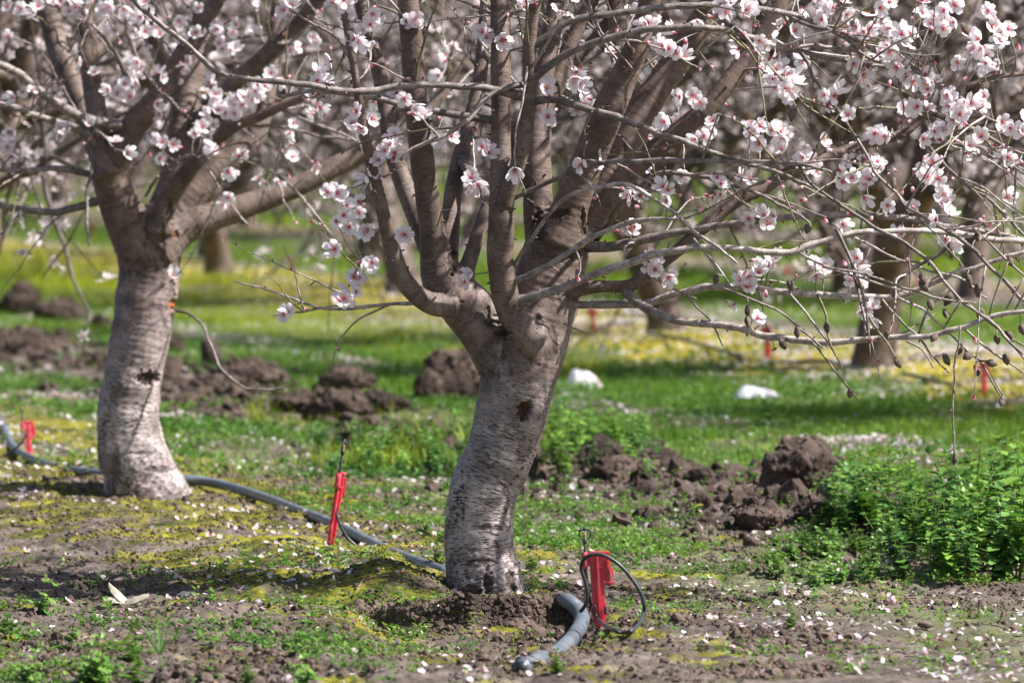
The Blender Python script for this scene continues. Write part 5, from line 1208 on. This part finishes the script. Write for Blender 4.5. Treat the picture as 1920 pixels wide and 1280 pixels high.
# ------------------------------------------------------------------ sprinkler stakes
def extrude(s, poly, thick, frame, y0=0.0):
    """polygon (x,z) in metres -> plate; frame maps (x,y,z)"""
    import bmesh
    bm = bmesh.new(); vs = [bm.verts.new((x, -thick / 2 + y0, z)) for x, z in poly]; f = bm.faces.new(vs)
    ext = bmesh.ops.extrude_face_region(bm, geom=[f]); bmesh.ops.translate(bm, verts=[v for v in ext['geom'] if isinstance(v, bmesh.types.BMVert)], vec=(0, thick, 0))
    bmesh.ops.recalc_face_normals(bm, faces=bm.faces)
    bmesh.ops.bevel(bm, geom=[e for e in bm.edges], offset=min(thick * .22, .0008), segments=2, affect='EDGES', clamp_overlap=True)
    bmesh.ops.triangulate(bm, faces=bm.faces); bm.verts.ensure_lookup_table()
    V = np.array([v.co[:] for v in bm.verts]); F = np.array([[v.index for v in f.verts] for f in bm.faces]); bm.free()
    s.add(V, F, None, (1, 1, 1))
PX = 0.93e-3
def stake(base, label, angle, lean=0.0, near=False, sc=1.0, rod_h=0.045, tubepath=None, tiltf=0.0, pre=None):
    root = thing("sprinkler_stake", label, "sprinkler", tuple(base), "sprinkler stakes along the rows"); root.rotation_euler = ((pre or Matrix.Identity(3)) @ Matrix.Rotation(angle, 3, 'Z') @ Matrix.Rotation(lean, 3, 'Y')).to_euler(); root.scale = (sc,) * 3
    def c(*pts): return [((x - 1127) * PX, (1178 - y) * PX) for x, y in pts]
    s = Soup()
    extrude(s, c((1104, 1034), (1141, 1035), (1141, 1046), (1137, 1048), (1138, 1060), (1143, 1070), (1143, 1084), (1149, 1087), (1151, 1094), (1132, 1095), (1133, 1127), (1139, 1138), (1138, 1148), (1134, 1160), (1134, 1180), (1129, 1200), (1121, 1180), (1114, 1168), (1110, 1155), (1106, 1142), (1110, 1130), (1108, 1099), (1105, 1060), (1095, 1058), (1091, 1040), (1104, 1039)), .0034, None)
    extrude(s, c((1137, 1043), (1141, 1043), (1144, 1060), (1149, 1071), (1149, 1081), (1146, 1081), (1145, 1073), (1140, 1062)), .010, None, -.002)
    extrude(s, c((1117, 1042), (1120.5, 1042), (1125, 1100), (1128, 1138), (1131, 1176), (1126, 1178), (1121, 1138), (1119, 1100)), .013, None)
    extrude(s, c((1104, 1033), (1141, 1033), (1141, 1036.5), (1104, 1036.5)), .013, None)
    extrude(s, c((1108, 1060), (1136, 1060), (1136, 1063), (1108, 1063)), .011, None)
    extrude(s, c((1132, 1046), (1135, 1046), (1136, 1060), (1142, 1072), (1142, 1085), (1139, 1085), (1139, 1073), (1133, 1062)), .009, None)
    extrude(s, c((1129, 1086), (1150, 1088), (1151, 1092), (1129, 1092)), .011, None)
    me = s.mesh("stake_body", M_RED, smooth=False); link("stake_body", me, root)
    if near:
        s = Soup()
        for (cx_, cy_) in ((1114, 1140), (1134, 1141)): add_tube(s, [(*((cx_ - 1127) * PX, -.0065 + 0.0003, (1178 - cy_ + dy) * PX), .0028) for dy in (-7, 0, 7)], .003, 8)
        link("slot_shade", s.mesh("slot_shade", M_BLACK), root)  # black rods painting in the shade of the clip's slots
    s = Soup(); add_tube(s, [((1096 - 1127) * PX, 0, (1178 - 1064) * PX, .0052), ((1096 - 1127) * PX, 0, (1178 - 1036) * PX, .0052)], .01, 12); link("rod_socket", s.mesh("rod_socket", M_RED), root)
    s = Soup(); xr = (1096 - 1127) * PX; z0 = (1178 - 1070) * PX; z1 = (1178 - 1036) * PX + rod_h * .62
    add_tube(s, [(xr, 0, z0, .0027), (xr, 0, z1, .0024)], .02, 8); rod = link("sprinkler_rod", s.mesh("sprinkler_rod", M_BLACK), root)
    s = Soup(); add_tube(s, [(xr, 0, z1 - .002, .0036), (xr, 0, z1 + .003, .0042), (xr, 0, z1 + .006, .0036)], .003, 10)
    add_tube(s, [(xr + .0045, 0, z1 + .005, .0014), (xr + .0085, 0, z1 + .009, .0014), (xr + .009, 0, z1 + .020, .0015), (xr, 0, z1 + .0205, .0018), (xr - .009, 0, z1 + .020, .0015), (xr - .0085, 0, z1 + .009, .0014), (xr - .0045, 0, z1 + .005, .0014)], .003, 7)
    add_tube(s, [(xr, 0, z1 + .0195, .0030), (xr, 0, z1 + .024, .0030), (xr, 0, z1 + .0255, .0018)], .002, 8)
    link("sprinkler_head", s.mesh("sprinkler_head", M_BLACK), root)
    s = Soup(); add_tube(s, [(xr, 0, z1 + .006, .0016), (xr, 0, z1 + .0135, .0022), (xr, 0, z1 + .016, .0012)], .002, 7); link("spinner", s.mesh("spinner", plastic("orange_nozzle", (.35, .16, .11), (.45, .22, .15))), root)
    if tubepath:
        bpy.context.view_layer.update(); inv = root.matrix_world.inverted(); s = Soup()
        for path in tubepath: add_tube(s, [(*(inv @ Vector(p[:3])), p[3] / sc) for p in path], .006, 10)
        link("feed_tube", s.mesh("feed_tube", M_BLACK), root)
    return root
sb = hit(1128, 1180); Yb = float(sb[1])
def pth(L, r_=.0033): return [(*P(x, y, Yb + dy if y < 1160 else min(Yb + dy, float(hit(x, y + 16)[1]))), r_) for x, y, dy in L]
stake(sb, "near red sprinkler stake with a looped black tube, right of the largest trunk", 0, 0, True, 1.0, .030, [
    pth([(1097, 1066, 0), (1099, 1085, .003), (1102, 1105, .006), (1106, 1125, .010), (1110, 1142, .008), (1114, 1148, -.004), (1121, 1160, -.014), (1134, 1172, -.02), (1150, 1180, -.025), (1166, 1185, -.03), (1183, 1182, -.03), (1197, 1170, -.03), (1206, 1152, -.028), (1208, 1135, -.025), (1202, 1112, -.022), (1185, 1085, -.02), (1162, 1059, -.02), (1138, 1043, -.02), (1118, 1038, -.02), (1100, 1043, -.018), (1091, 1054, -.015), (1090, 1068, -.01), (1096, 1085, -.006), (1101, 1105, -.004), (1101, 1122, -.002), (1096, 1136, 0), (1088, 1146, .004)])])
s2 = hit(619, 1024); Y2 = float(s2[1])
stake(s2, "red stake seen edge-on between the two near trunks, black tube curving away", R(80), 0, False, 1.14, .060, [
    [(*P(x, y, Y2 - .012), .0029) for x, y in ((627, 945), (630, 962), (638, 985), (652, 1008), (670, 1024), (690, 1034), (712, 1040))]], 0, Matrix.Rotation(.165, 3, 'Y'))
s3 = hit(56, 858); Y3 = float(s3[1])
stake(s3, "red stake beside the curving hose left of the second tree", R(35), 0, False, .78, .055, [
    [(*P(x, y, Y3 - .015), .0034) for x, y in ((50, 812), (44, 825), (32, 838), (15, 850), (-5, 858), (-30, 862))]])
for (px, py, hpx, lb) in [(1115, 620, 44, "distant red stake just right of the near fork, under the white branch"), (1441, 672, 60, "distant red stake under the lowest white branch"), (1847, 742, 60, "distant red stake below the dry hulls at the far right"), (545, 512, 24, "tiny faint red stake far behind, between the two near trees"), (170, 452, 34, "tiny faint red stake behind the hanging twig of the second tree"), (1478, 525, 24, "tiny faint red stake in the far grass beyond the hulls"), (1722, 540, 26, "tiny faint red stake beside the leaning grey stem")]:
    p = hit(px, py); stake(p, lb, random.uniform(-.5, .5), random.gauss(0, .04), False, hpx * mpp(p[1]) / .135, .05)

# ------------------------------------------------------------------ litter
def film(name, px, py, wpx, hpx, label, seed, col, cat="litter", mat=None, dep=.6):
    p = hit(px, py); m = mpp(p[1]); n = 26; a = np.linspace(-1, 1, n); X, Yq = np.meshgrid(a, a); x, y = X.ravel(), Yq.ravel(); rad = np.sqrt(x * x + y * y); th = np.arctan2(y, x)
    rr = np.maximum(np.abs(x), np.abs(y)); k = 1 / np.maximum(rad, 1e-6) * rr; x2, y2 = x * k, y * k
    edge = 1 + .18 * np.sin(3 * th + seed) + .10 * np.sin(7 * th + seed * 2)
    q = np.stack([x2 * 2.2, y2 * 2.2, np.full_like(x, seed)], 1); z = (1 - rr ** 3) * (.8 + .2 * vn(q, 2)) + .12 * np.abs(vn(q * 3, 3)); z = np.clip(z, 0, 1.1)
    V = np.stack([x2 * edge * wpx * m / 2, y2 * edge * wpx * m / 2 * dep, z * hpx * m], 1)
    i = np.arange(n - 1)[:, None] * n + np.arange(n - 1)[None]; F = np.stack([i, i + 1, i + n + 1, i + n], 2).reshape(-1, 4)
    cc = np.ones((len(V), 3)) * col; pk = sst(.1, .5, vn(q * .7, 8))[:, None]; cc = cc * (1 - pk) + cc * [1, .82, .9] * pk
    tag(link(name, mesh_np(name, V, F, mat or M_WHITE, cc, True), loc=(p[0], p[1], p[2] + .002)), label, cat)
film("plastic_scrap", 1090, 728, 64, 40, "crumpled white plastic scrap on the grass right of the near fork", 1.3, (.93, .89, .94), "plastic scrap")
film("plastic_scrap", 1413, 746, 84, 23, "flat pale plastic scrap lying among petals under the low white branch", 2.1, (.60, .60, .70), "plastic scrap")
film("paper_scrap", 352, 1112, 36, 10, "small crumpled off-white paper scrap on the soil", 4.2, (.62, .60, .50), "paper scrap")
film("bark_scrap", 215, 1097, 58, 9, "dark curled bark scrap behind the pale husk", 6.2, (.10, .085, .08), "bark scrap", M_CLOD)
# pale split husk: two curved tongues
hp = hit(237, 1140); hr_ = thing("dry_husk", "pale fibrous split husk lying on the mossy soil at lower left", "husk", tuple(hp))
for (a, ln, zz, wdt) in ((R(150), .036, .030, .013), (R(-10), .042, .012, .013), (R(192), .040, .006, .010)):
    s = Soup(); V = []; n = 9
    for i in range(n):
        t = i / (n - 1); ww = wdt * (1 - (2 * t - .8) ** 2 * .5) * random.uniform(.75, 1.15)
        for j in range(5):
            v = j / 2 - 1; V.append((ln * t * math.cos(a) - v * ww * math.sin(a), ln * t * math.sin(a) * .6 + v * ww * math.cos(a), .009 + zz * t + .006 * (1 - v * v) + .0022 * math.sin(9 * v + 3 * t) + random.uniform(-.0012, .0012)))
    s.add(V, None, [(i * 5 + j, i * 5 + j + 1, (i + 1) * 5 + j + 1, (i + 1) * 5 + j) for i in range(n - 1) for j in range(4)], (.46, .42, .33)); link("husk_half", s.mesh("husk_half", M_LEAF), hr_)
# fallen hulls and pebbles on the trodden soil
for (px, py, lb) in [(1388, 1128, "dark fallen almond hull on the trodden soil, right one of the pair"), (1420, 1130, "black fallen almond hull resting next to a stalked one"), (1720, 1178, "brown pebble-like hull at the margin of the weed patch")]:
    p = hit(px, py); o = link("fallen_hull", HULL); o.location = (p[0], p[1], p[2] + .008); o.rotation_euler = (R(85), 0, random.uniform(0, 6.28)); tag(o, lb, "almond hull", "fallen hulls on the soil")
print("done", time.time() - T0)
